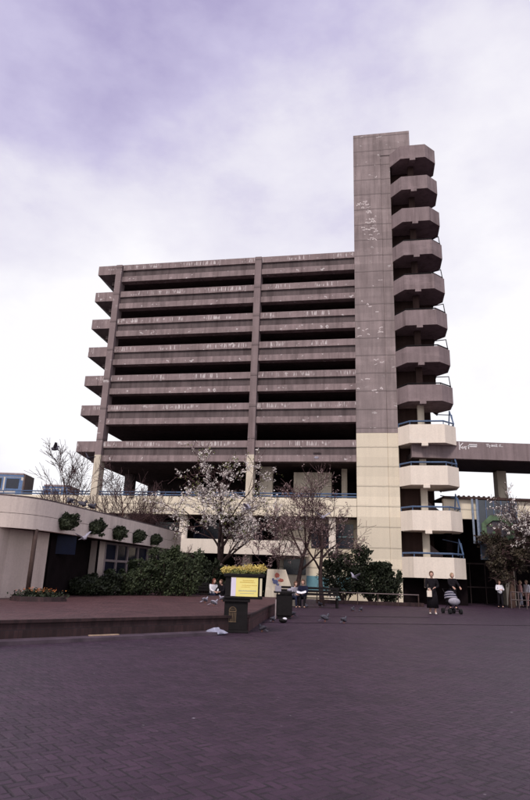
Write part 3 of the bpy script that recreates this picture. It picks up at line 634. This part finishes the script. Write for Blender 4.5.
# bushes
def bush(parts,seed,label,mat='leaf',ls=.07,n=3200,group='bushes on the plaza'):
    c0=Vector(parts[0][0]); E_=empty('bush',(c0.x,c0.y,parts[0][2]),label,'bush',group); rg=random.Random(seed); st=MB(); lf=MB()
    for c,r,z0 in parts:
        rel=Vector(c)-Vector((c0.x,c0.y,parts[0][2])); lf.cloud(rel,(r[0]*.95,r[1]*.95,r[2]*.88),int(n*.8),ls,.5,rg,0.02)
        for k in range(26):
            a_=rg.uniform(0,6.28); st.tube([(rel.x+.1*math.cos(a_),rel.y+.1*math.sin(a_),0),(rel.x+r[0]*.7*math.cos(a_),rel.y+r[1]*.7*math.sin(a_),rel.z+r[2]*rg.uniform(.1,.7))],[.03,.01],4)
            if k<14: lf.cloud(rel+Vector((r[0]*.75*math.cos(a_*3),r[1]*.6*math.sin(a_*3),r[2]*rg.uniform(.3,1.1))),(r[0]*rg.uniform(.15,.35),r[1]*.3,r[2]*rg.uniform(.15,.35)),n//22,ls*rg.uniform(.7,1.4),.2,rg,.02)
    st.build('stems',M['bark'],E_); lf.build('leaves',M[mat],E_); return E_
Bq=lambda px,Y,zc,rx,ry,rz:((AY(px,590,Y).x,Y,zc),(rx,ry,rz),.4)
bush([Bq(86,24.6,.7,.7,.6,.32),Bq(103,25.6,.75,.75,.6,.42)],1,'low dark bush in front of the pavilion windows','leafd',.06)
bush([Bq(124,26.5,.85,.85,.7,.5),Bq(143,27.2,1.0,.85,.7,.72)],2,'rounded green bush below the smallest hanging bushes','leaf',.06)
bush([Bq(165,27.6,1.2,.95,.7,1.0),Bq(184,27.8,1.25,.9,.7,1.05)],3,'tallest dense green bush at the end of the pavilion','leaf',.06,3600)
bush([((-3.9,32.6,1.05),(1.0,.7,.95),0),((-2.7,33.0,1.1),(.95,.7,.9),0)],4,'dark bush between the pavilion and the yellow sign','leafd',.07)
bush([((-.75,32.4,.8),(1.1,.7,.85),0)],5,'dark bush behind the yellow flowers','leafd',.07)
def Bz(px,Y,zc,rx,ry,rz): return((AY(px,590,Y).x,Y,zc),(rx,ry,rz),0)
bush([Bz(345,36.6,1.5,1.7,1.0,1.4),Bz(372,36.8,1.2,1.5,1.0,1.05)],6,'large dark evergreen bush left of the cream tower foot','leafd',.08,5200)
bush([Bz(388,37.2,.8,.9,.7,.9)],7,'low dark bush touching the corner of the cream tower','leafd',.08,2600)
# low fence in front of the bush
FN=empty('low_rail_fence',(5.2,35.4,0),'low fence with a pale top rail along the front of the dark bush','fence')
a=MB(); a.box(-1.9,3.9,-.02,.03,.62,.66); a.build('top_rail',M['con_plain'],FN)
for k in range(6): bx(-1.9+k*1.15,-1.85+k*1.15,-.0,.05,0,.615).build('fence_post',M['brown'],FN)
bx(-1.9,4.2,.1,.35,0,.2).build('kerb_stone',M['edge'],FN)
# ------------------------------------------------------------------ planter with yellow sign
PT=empty('plinth_planter',(-.53,15.85,0),'black plinth planter of yellow flowers with a yellow notice and gold emblem','planter',rz=R(3))
a=MB(); a.box(-.34,.30,-.28,.34,0,.06); a.box(-.31,.27,-.25,.31,.06,.72); a.box(-.36,.32,-.30,.36,.722,.80); a.build('plinth',M['black'],PT,bevel=.01)
a=MB(); a.box(-.33,.62,-.33,.55,.80,.86); a.box(-.31,.60,-.31,.53,.862,1.32); a.box(-.36,.66,-.36,.58,1.322,1.40); a.build('planter_box',M['black'],PT,bevel=.01)
a=MB(); a.box(-.17,.50,-.335,-.312,.86,1.31); s_=a.build('yellow_sign',M['yel'],PT)
bx(-.17,-.05,-.339,-.3355,.865,1.305).build('lilac_strip',M['lil'],s_)
a=MB(); rg=random.Random(8)
rows=[(1.23,.12,.38,.012,0),(1.19,.05,.42,.010,0),(1.12,.1,.46,.009,0),(1.08,.08,.3,.008,0)]
for z,xa_,xb_,h_,_ in rows:
    x=xa_
    while x<xb_: 
        w_=rg.uniform(.008,.022); a.box(x,x+w_,-.3385,-.3356,z,z+h_*rg.uniform(.7,1.2)*1.6); x+=w_+.006
a.build('sign_lettering',M['ink'],s_)
a=MB()
for z,xa_,xb_,h_ in((.985,.02,.45,.022),(.93,.06,.40,.012)):
    x=xa_
    while x<xb_: 
        w_=rg.uniform(.008,.02); a.box(x,x+w_,-.3385,-.3356,z,z+h_*rg.uniform(.8,1.2)); x+=w_+.006
a.build('sign_lettering',M['inkb'],s_)
bx(.545,.60,-.334,-.313,.88,1.30).build('narrow_cream_sign',M['crm'],PT); bx(.602,.606,-.25,.45,.88,1.30).build('narrow_cream_sign',M['crm'],PT)
# gold emblem: arch over columns
a=MB(); T2=lambda x,z:(x,-.2535,z)
for k in range(7):
    a0=math.pi*k/7; a1=math.pi*(k+1)/7; ribbon(a,[(-.10+.085*math.cos(a0),.52+.085*math.sin(a0)),(-.10+.085*math.cos(a1),.52+.085*math.sin(a1))],.018,T2)
ribbon(a,[(-.185,.50),(-.015,.50)],.022,T2); ribbon(a,[(-.16,.55),(-.04,.55)],.014,T2)
for x in(-.18,-.14,-.10,-.06,-.02): ribbon(a,[(x,.27),(x,.47)],.016,T2)
ribbon(a,[(-.19,.26),(-.01,.26)],.02,T2); a.build('gold_emblem',M['gold'],PT)
a=MB(); rg=random.Random(4); 
for k in range(9): a.cloud((-.3+k*.115,rg.uniform(-.15,.3),1.50+rg.uniform(-.02,.05)),(.15,.18,.11),330,.018,.5,rg)
a.build('flowers',M['yellowf'],PT)
a=MB(); a.cloud((.12,.1,1.44),(.52,.4,.1),1300,.03,.3,rg); a.build('flower_leaves',M['leafy'],PT)
# plastic bag
a=MB(); rg=random.Random(9)
vs=[];bagc=G(214,631)
a.ell((0,0,.05),(.25,.16,.07),16,8); a.v=[(x*(1+.5*mn.noise(Vector((x*9,y*9,z*9)))),y*(1+.5*mn.noise(Vector((x*9+5,y*9,z*9)))),max(.002,z*(1+.8*mn.noise(Vector((x*8,y*8+7,z*9)))))) for x,y,z in a.v]
tag(a.build('plastic_bag',M['bag'],loc=(-.98,15.0,.003)),'crumpled pale plastic bag on the ground beside the black plinth','litter')
pk=G(104,635.5,.07); o=bx(-.33,.33,-.035,.035,0,.018).build('wooden_lath',M['wood'],loc=(pk.x,pk.y,.071)); o.rotation_euler=(0,0,.7); tag(o,'pale wooden lath lying on the kerb below the raised plaza','litter')
# litter bin pair right of the planter
bp=G(284,619); BN=empty('litter_bin',(bp.x,bp.y+.2,0),'dark square litter bin with a flat lid standing right of the planter','bin')
a=MB(); a.box(-.27,.27,-.22,.26,.10,.78); a.build('bin_body',M['black'],BN,bevel=.02); a=MB(); a.box(-.36,.36,-.30,.34,.83,.88); a.build('bin_lid',M['black'],BN,bevel=.01)
for x in(-.24,.24): bx(x-.02,x+.02,-.02,.02,.78,.83).build('lid_stay',M['black'],BN)
bx(-.31,-.275,-.24,.0,.0,.62).build('side_plate',M['frame'],BN)
bx(-.22,.22,-.18,.2,0,.10).build('foot',M['black'],BN)
a=MB(); a.box(-.32,-.12,-.2,.0,.881,1.06); a.ell((.18,.0,.93),(.09,.09,.06)); tag(a.build('rubbish',M['cgrey'],loc=(BN.location.x,BN.location.y,0)),'grey rubbish left on top of the dark bin','litter')
a=MB(); a.ell((0,0,.07),(.13,.1,.07)); a.mat=1; a.ell((.05,-.03,.12),(.07,.05,.04)); bb=G(283,623); tag(a.build('litter_bundle',[M['black'],M['cwhite']],loc=(bb.x,bb.y,0.003)),'small dark bundle with white paper on the paving before the bin','litter')
# cream tapered booth with red and blue painting, further back
kb_=AY(277,598,30.5); KB=empty('painted_booth',(kb_.x,31.0,0),'cream booth with sloping sides and a small red and blue picture','booth')
a=MB(); a.hexa([(-.62,0,0),(1.05,0,0),(1.0,.9,0),(-.6,.9,0)],[(-.50,.1,1.72),(.42,.1,1.72),(.42,.8,1.72),(-.50,.8,1.72)]); a.build('booth_body',M['cream_old'],KB)
a=MB(); 
rg=random.Random(12)
for mi,(x,z,rx,rz_) in enumerate(((.0,1.42,.13,.15),(.2,1.2,.16,.1),(-.08,1.12,.14,.12),(-.2,1.22,.07,.08),(.05,1.28,.1,.06),(.04,1.0,.09,.06))):
    a.mat=[0,0,1,1,2,1][mi]; yy=.1*z/1.72-.012-.003*mi
    a.add([(x+rx*math.cos(2*math.pi*q/9)*rg.uniform(.7,1.15),yy,z+rz_*math.sin(2*math.pi*q/9)*rg.uniform(.7,1.15)) for q in range(9)],[tuple(range(9))])
a.build('painted_picture',[M['brick'],M['slate'],M['cgrey']],KB)
# ------------------------------------------------------------------ bench
def bench(x,y,L_,label,rz=0,z=0,grp='dark benches'):
    E_=empty('park_bench',(x,y,z),label,'bench',grp,rz)
    a=MB(); 
    for k in range(4): a.box(-L_/2,L_/2,-.25+k*.125,-.15+k*.125,.42,.46)
    a.build('seat',M['black'],E_)
    a=MB()
    for k in range(3): a.box(-L_/2,L_/2,.27+k*.02,.30+k*.02,.55+k*.14,.66+k*.14)
    a.build('backrest',M['black'],E_)
    for x_ in(-L_/2+.15,L_/2-.15): bx(x_-.04,x_+.04,-.22,.26,0,.415).build('leg',M['black'],E_)
    return E_
BY=30.2
bq=AY(310,598,BY); bench(bq.x,BY,2.9,'long dark bench with the reader in navy, right of the booth')
bq2=AY(216,598,31.2); bench(bq2.x,31.2,1.9,'dark bench behind the raised plaza holding the pair beside the bush',0,0)
# ------------------------------------------------------------------ people
def skin_obj(name,chains,mat,parent,sub=2,root=None):
    """chains: list of lists of (pos,radius); first point of a later chain may reuse an earlier point"""
    V=[];Rr=[];E=[];idx={}
    for ch in chains:
        prev=None
        for p,r in ch:
            key=tuple(round(c,4) for c in p)
            if key not in idx: idx[key]=len(V); V.append(p); Rr.append(r)
            i=idx[key]
            if prev is not None and prev!=i: E.append((prev,i))
            prev=i
    me=bpy.data.meshes.new(name); me.from_pydata(V,E,[])
    o=bpy.data.objects.new(name,me); COL.objects.link(o); md=o.modifiers.new('skin','SKIN'); md.use_smooth_shade=True
    for i,r in enumerate(Rr):
        q=me.skin_vertices[0].data[i]; q.radius=(r,r) if not isinstance(r,tuple) else r; q.use_root=(i==0)
    sb=o.modifiers.new('sub','SUBSURF'); sb.levels=sub; sb.render_levels=sub
    dg=bpy.context.evaluated_depsgraph_get(); dg.update(); me2=bpy.data.meshes.new_from_object(o.evaluated_get(dg)); o.modifiers.clear(); o.data=me2; me2.name=name
    me2.materials.clear(); me2.materials.append(mat)
    o.parent=parent; return o
def person(loc,rz,label,H=1.7,pose='stand',top='cblack',legs='cblack',hair='hairb',hair_len='short',arms=None,shoes='cblack',skirt=False,scale=None,neck_low=True):
    s=H/1.75; E_=empty('person',loc,label,'person',None,rz); S=lambda x,y,z:(x*s,y*s,z*s)
    # faces -Y; seated: pelvis at .50
    sit=pose=='sit'; pz=.56 if sit else .95; ly=-.02 if not sit else 0; bend=.0 if not sit else -.10
    pel=S(0,0,pz); wa_=S(0,.0+bend*.3,pz+.16); ch_=S(0,.0+bend,pz+.36); nk=S(0,.01+bend*1.1,pz+.53); nk2=S(0,-.01+bend*1.2,pz+.58)
    hd=Vector(S(0,-.02+bend*1.4,pz+.665))
    def hipk(sx,k=0):
        if sit: return [S(sx*.10,-.02,pz-.02),S(sx*.12,-.44,pz+.0),S(sx*.12,-.48,.08),S(sx*.12,-.62,.035)]
        st=.10*k
        return [S(sx*.09,0,pz-.06),S(sx*.10,-.03-st*.4,.50),S(sx*.10,.02-st,.09),S(sx*.12,-.13-st,.035)]
    lg={1:hipk(1,1),-1:hipk(-1,-1)}
    A=arms or {}
    def arm(sx):
        sh=S(sx*.185,.01+bend,pz+.46)
        d=A.get(sx)
        if d: el,wr_=S(*d[0]),S(*d[1])
        else: el,wr_=S(sx*.23,.03+bend,pz+.18),S(sx*.22,-.06+bend,pz-.05)
        return sh,el,wr_
    body=[[(pel,.105*s),(wa_,.10*s),(ch_,.115*s),(nk,.055*s),(nk2,.05*s)]]
    for sx in(1,-1):
        h,k,a_,t_=lg[sx]; body.append([(pel,.105*s),(h,.085*s),(k,.056*s),(a_,.038*s),(t_,.032*s)])
        sh,el,wr_=arm(sx); body.append([(ch_,.115*s),(sh,.052*s),(el,.04*s),(wr_,.027*s)])
        d=(Vector(wr_)-Vector(el)).normalized(); side=d.orthogonal().normalized(); palm=Vector(wr_)+d*.055*s
        body.append([(wr_,.027*s),(tuple(palm),.030*s)])
        if not sx in (): 
            for fi in range(4):
                o_=side*(fi-1.5)*.018*s; ln=(.075,.085,.08,.06)[fi]*s; curl=Vector((0,0,-.012*s))
                body.append([(tuple(palm),.030*s),(tuple(palm+d*.028*s+o_),.0085*s),(tuple(palm+d*(.028*s+ln*.5)+o_*1.1+curl),.008*s),(tuple(palm+d*(.028*s+ln*.9)+o_*1.1+curl*2.6),.006*s)])
            th=palm-d*.02*s; body.append([(tuple(palm),.030*s),(tuple(palm+side*.035*s),.010*s),(tuple(palm+side*.05*s+d*.04*s),.008*s)])
    bo=skin_obj('body',body,M['skin'],E_)
    # head joined into the body mesh
    import bmesh
    bm=bmesh.new(); bm.from_mesh(bo.data); hb=MB(); hb.ell(hd,(.084*s,.104*s,.128*s),16,12)
    hb.v=[(x if z>hd.z-.03*s else hd.x+(x-hd.x)*.84,y if not (y<hd.y and z<hd.z-.05*s) else y-.006*s,z) for x,y,z in hb.v]
    hb.ell(hd+Vector((0,-.098*s,-.012*s)),(.015*s,.026*s,.026*s),8,6); hb.ell(hd+Vector((0,-.086*s,-.058*s)),(.028*s,.012*s,.010*s),8,5)
    for sx in(1,-1): hb.ell(hd+Vector((sx*.079*s,.005*s,-.01*s)),(.012*s,.02*s,.03*s),8,6)
    vv_=[bm.verts.new(v) for v in hb.v]
    for f_ in hb.f:
        try: ff=bm.faces.new([vv_[i] for i in f_]); ff.smooth=True
        except Exception: pass
    bm.to_mesh(bo.data); bm.free()
    ey=MB(); 
    for sx in(1,-1): ey.ell(hd+Vector((sx*.032*s,-.087*s,.012*s)),(.012*s,.009*s,.008*s),8,6)
    ey.build('eyes',M['black'],E_)
    ha=MB(); ha.ell(hd+Vector((0,.016*s,.022*s)),(.100*s,.112*s,.128*s),16,12)
    ha.v=[(x,y if not(y<hd.y-.045*s and z<hd.z+.055*s) else hd.y-.045*s,z) for x,y,z in ha.v]
    if hair_len=='long': ha.ell(hd+Vector((0,.05*s,-.10*s)),(.10*s,.065*s,.17*s),14,10)
    ha.v=[(x+.006*s*mn.noise(Vector((x,y,z))*60),y+.006*s*mn.noise(Vector((x+3,y,z))*60),z) for x,y,z in ha.v]
    ha.build('hair',M[hair],E_,True)
    # clothing follows the same bones with a little more radius
    jk=[[(S(0,bend*.05,pz-.10),.165*s),(wa_,.145*s),(ch_,.160*s),(S(0,.01+bend*1.05,pz+.47),.095*s)]]
    for sx in(1,-1):
        sh,el,wr_=arm(sx); w2=tuple(Vector(el).lerp(Vector(wr_),.9)); jk.append([(ch_,.135*s),(sh,.078*s),(el,.062*s),(w2,.048*s)])
    skin_obj('jacket',jk,M[top],E_)
    if skirt:
        sk=MB(); sk.tube([S(0,0,pz+.06),S(0,-.0,pz-.2),S(0,-.01,.26)],[.16*s,.21*s,.25*s],18); sk.build('skirt',M[legs],E_,True)
    else:
        tr=[]
        for sx in(1,-1):
            h,k,a_,t_=lg[sx]; tr.append([(pel,.125*s),(h,.10*s),(k,.072*s),(tuple(Vector(k).lerp(Vector(a_),.95)),.058*s)])
        skin_obj('trousers',tr,M[legs],E_)
    for sx in(1,-1):
        h,k,a_,t_=lg[sx]; sh_=MB(); c_0=(Vector(a_)+Vector(t_))/2; sh_.ell((c_0.x,c_0.y-.02*s,.045*s),(.045*s,.135*s,.045*s),12,8); sh_.build('shoe',M[shoes],E_,True)
    return E_
wz=G(433,614.5); W1=person((wz.x,wz.y,0),R(-12),'woman in a long black coat and skirt holding a small pale bag',1.83,'stand','cblack','cblack','hairb',arms={-1:((-.25,-.02,1.13),(-.14,-.20,1.02)),1:((.25,-.02,1.13),(.10,-.26,1.08))},shoes='shoe',skirt=True)
a=MB(); a.box(-.10,.10,-.04,.04,-.26,0); a.tube([(-.07,0,0),(-.05,0,.1),(.05,0,.1),(.07,0,0)],.008,5); hb_=a.build('handbag',M['cream2'],loc=(wz.x-.20,wz.y-.27,1.0),bevel=.02); tag(hb_,'small pale handbag held in front by the woman in the long skirt','bag')
wz2=G(453.5,609.5); W2=person((wz2.x,wz2.y,0),R(10),'woman in a black jacket pushing the pram, head bowed',1.88,'stand','cblack','cblack','hairf',arms={-1:((-.22,-.12,1.2),(-.16,-.40,1.06)),1:((.24,-.12,1.2),(.20,-.40,1.06))},neck_low=False)
# pram
pm=G(452.5,614); PM=empty('pram',(pm.x,pm.y+.1,0),'pushchair with striped hood and pale apron between the woman and the camera','pram',rz=R(8))
a=MB(); a.tube([(-.2,.35,.16),(-.2,-.3,.55),(-.2,-.05,.7),(-.2,.45,1.08),(.2,.45,1.08),(.2,-.05,.7),(.2,-.3,.55),(.2,.35,.16)],.016,6); a.tube([(-.2,-.35,.14),(-.2,.2,.62)],.014,6); a.tube([(.2,-.35,.14),(.2,.2,.62)],.014,6); a.tube([(-.24,-.35,.14),(.24,-.35,.14)],.014,6); a.tube([(-.24,.35,.14),(.24,.35,.14)],.014,6); a.build('chassis',M['black'],PM)
for x in(-.26,.26):
    for y in(-.36,.36):
        a=MB(); a.tube([(x-.05,y,.12),(x-.012,y,.12)],.115,14); a.tube([(x+.012,y,.12),(x+.05,y,.12)],.115,14); a.tube([(x-.05,y,.12),(x+.05,y,.12)],.02,8); a.build('wheel',M['tyre'],PM)
a=MB(); a.ell((0,-.02,.55),(.25,.38,.2),16,10); a.build('seat_shell',M['cblack'],PM,True)
a=MB(); a.ell((0,-.30,.55),(.28,.16,.17),16,10); a.build('apron',M['cgrey'],PM,True)
sh=[];
for k in range(6):
    a=MB() if k==0 else a; a.mat=k%2
    z0=.68+.07*k; z1=z0+.07; r0_=.29*math.sqrt(max(0,1-(z0-.68)**2/.2)); r1_=.29*math.sqrt(max(0.0,1-(z1-.68)**2/.2)); a.tube([(0,.02+.02*k,z0),(0,.02+.02*(k+1),z1)],[r0_,r1_],16,True)
a.v=[(x,y+.12*max(0,z-.7),.62+(z-.62)*.8) for x,y,z in a.v]; a.build('striped_hood',[M['cgrey'],M['cnavy']],PM,True)
# man at right
mp_=G(500,604); mpx=AY(499.5,590,37.8).x; person((mpx,37.8,0),R(5),'man in a white shirt and dark trousers standing before the dark passage',1.6,'stand','cwhite','cblack','hairb',arms={-1:((-.25,-.05,1.14),(-.08,-.24,1.16)),1:((.25,-.05,1.14),(.08,-.24,1.16))})
pp=AY(521,600,40.6); person((pp.x,40.6,0),R(80),'person in a pink top behind the guard rail, right of the thick trunk',1.66,'stand','cpink','cgrey','hairf')
pp=AY(527.5,600,40.9); person((pp.x,40.9,0),R(-70),'person in a pale top at the extreme right edge behind the guard rail',1.7,'stand','cwhite','cpink','hairf')
# seated people
AR={-1:((-.22,-.22,.78),(-.08,-.38,.72)),1:((.22,-.22,.78),(.08,-.38,.72))}
sp1=AY(303,598,BY); person((sp1.x,BY-.05,-.06),R(-10),'reader in navy clothes sitting on the long bench with a white paper',1.72,'sit','cnavy','cblack','hairb',arms=AR)
a=MB(); a.add([(-.22,-.1,0),(0,-.06,-.03),(0,.12,.05),(-.22,.1,.1)],[(0,1,2,3)]); a.add([(0,-.06,-.03),(.22,-.1,.03),(.22,.1,.12),(0,.12,.05)],[(0,1,2,3)]); o=a.build('newspaper',M['cwhite'],loc=(sp1.x-.12,BY-.56,.66)); o.modifiers.new('s','SOLIDIFY').thickness=.006; tag(o,'open white newspaper on the lap of the reader in navy','newspaper')
sp2=AY(294,598,BY); person((sp2.x,BY-.02,-.06),R(25),'person in grey clothes leaning beside the reader on the long bench',1.6,'sit','cgrey','cnavy','hairb',arms=AR)
s1=AY(212,598,31.2); person((s1.x,31.1,-.12),R(35),'seated person in a white shirt and dark trousers with red-brown hair',1.66,'sit','cwhite','cnavy','hairr','long',arms=AR)
s2=AY(219.5,598,31.2); person((s2.x+.12,31.1,-.12),R(-30),'seated person in dark clothes beside the one in a white shirt',1.62,'sit','cblack','cblack','hairb',arms=AR)
# ------------------------------------------------------------------ pigeons
def pigeon_proto(fly=False,mat='pig',label='',loc=(0,0,0)):
    E_=empty('pigeon',loc,label,'pigeon','pigeons on the paving' if not fly else 'pigeons in flight')
    a=MB(); q=Quaternion((0,1,0),R(-22 if not fly else -5)); zc=.13 if not fly else 0
    a.ell((0,0,zc),(.14,.07,.068),12,8,q); a.ell((-.115,0,zc+.085 if not fly else .03),(.036,.032,.036),10,7); a.tube([(-.07,0,zc+.03),(-.11,0,zc+.07 if not fly else .02)],[.05,.032],8)
    a.hexa([(.1,-.025,zc-.045),(.1,.025,zc-.045),(.25,.045,zc-.095),(.25,-.045,zc-.095)],[(.1,-.025,zc-.02),(.1,.025,zc-.02),(.25,.045,zc-.085),(.25,-.045,zc-.085)])
    a.build('body',M[mat],E_,True)
    MB().tube([(-.145,0,a.v[0][2]*0+(zc+.08 if not fly else .025)),(-.175,0,zc+.072 if not fly else .02)],[.009,.002],5).build('beak',M['brown'],E_)
    for sy in(1,-1):
        w_=MB()
        if fly: w_.add([(-.06,sy*.05,.02),(.06,sy*.05,.02),(.12,sy*.22,.12),(.10,sy*.36,.20),(.03,sy*.38,.21),(-.03,sy*.2,.12)],[(0,1,2,5),(2,3,4,5)]); o=w_.build('wing',M[mat],E_); o.modifiers.new('s','SOLIDIFY').thickness=.01
        else: w_.ell((.03,sy*.06,zc+.0),(.13,.018,.045),10,6,q); w_.build('wing',M['pig' if mat=='pigl' else mat],E_,True); MB().tube([(.01,sy*.025,.0),(.0,sy*.025,zc-.04)],.006,4).build('leg',M['redf'],E_)
    return E_
pos=[(325,622,1.2,'pigeon with raised wings on the paving, nearest to the bin on its right'),(344,623.5,1.0,'dark pigeon standing upright, right of the one nearest the bin'),(320,607,1.15,'pigeon on the paving just in front of the long bench'),(353,611.5,1.0,'left one of two pigeons before the low rail fence'),(361,611.5,.9,'right one of two pigeons before the low rail fence'),(262,632,.85,'small dark pigeon at the foot of the side wall by the planter'),(292,617,1.0,'pigeon pecking just right of the dark bin'),(306,608,.9,'pigeon at the feet of the seated reader'),(273,622,.8,'dark pigeon at the left of the bin foot')]
prot=None; rg=random.Random(33)
for px,py,sc,lb in pos:
    q=G(px,py)
    if prot is None: prot=pigeon_proto(False,'pig',lb,q); o=prot
    else: o=copy_tree(prot); o.location=q; o['label']=lb
    o.rotation_euler=(0,0,rg.uniform(0,6.28)); o.scale=(sc*.9,)*3
protp=None
for px,py,lb in((205,603,'pale pigeon on the raised plaza below the seated pair, left one'),(214,606,'pale pigeon on the raised plaza below the seated pair, right one'),(222,601,'pale pigeon on the raised plaza close to the bench')):
    q=G(px,py,.4)
    if protp is None: protp=pigeon_proto(False,'pigl',lb,q); o=protp
    else: o=copy_tree(protp); o.location=q; o['label']=lb
    o.rotation_euler=(0,0,rg.uniform(0,6.28)); o.scale=(.85,)*3
pf=None
for px,py,Y,sc,rz,m_,lb in((55,449,24,1.0,.2,'pig','dark pigeon flying high in the sky at the left'),(88.5,458,27,.85,1.2,'pig','dark pigeon flying beside the left car park column'),(84,538,20,.85,2.6,'pigl','pale pigeon flying in front of the pavilion doorway'),(323,517,22,.8,1.9,'pigl','pale pigeon flying high among the tree branches'),(354,577,17,.55,.5,'pigl','pale pigeon flying in front of the dark evergreen bush'),(248,508,22,.8,2.9,'pigl','pale pigeon flying across the white blossom')):
    q=AY(px,py,Y)
    o=pigeon_proto(True,m_,lb,q); o.rotation_euler=(rg.uniform(-.4,.4),rg.uniform(-.3,.3),rz); o.scale=(sc,)*3
# perched pigeons along the pavilion roof edge
for px,lb in ((70,'pigeon perched first along the pavilion roof edge'),(83,'pigeon perched in the middle of the pavilion roof edge'),(93,'pigeon perched last along the pavilion roof edge')):
    h_=fascia_hit(px); o=copy_tree(prot); o.location=(h_[1].x-h_[2].x*.12,h_[1].y-h_[2].y*.12,3.66); o['label']=lb; o['group']='pigeons perched on the roof edge'; o.rotation_euler=(0,0,rg.uniform(0,6)); o.scale=(1.2,)*3
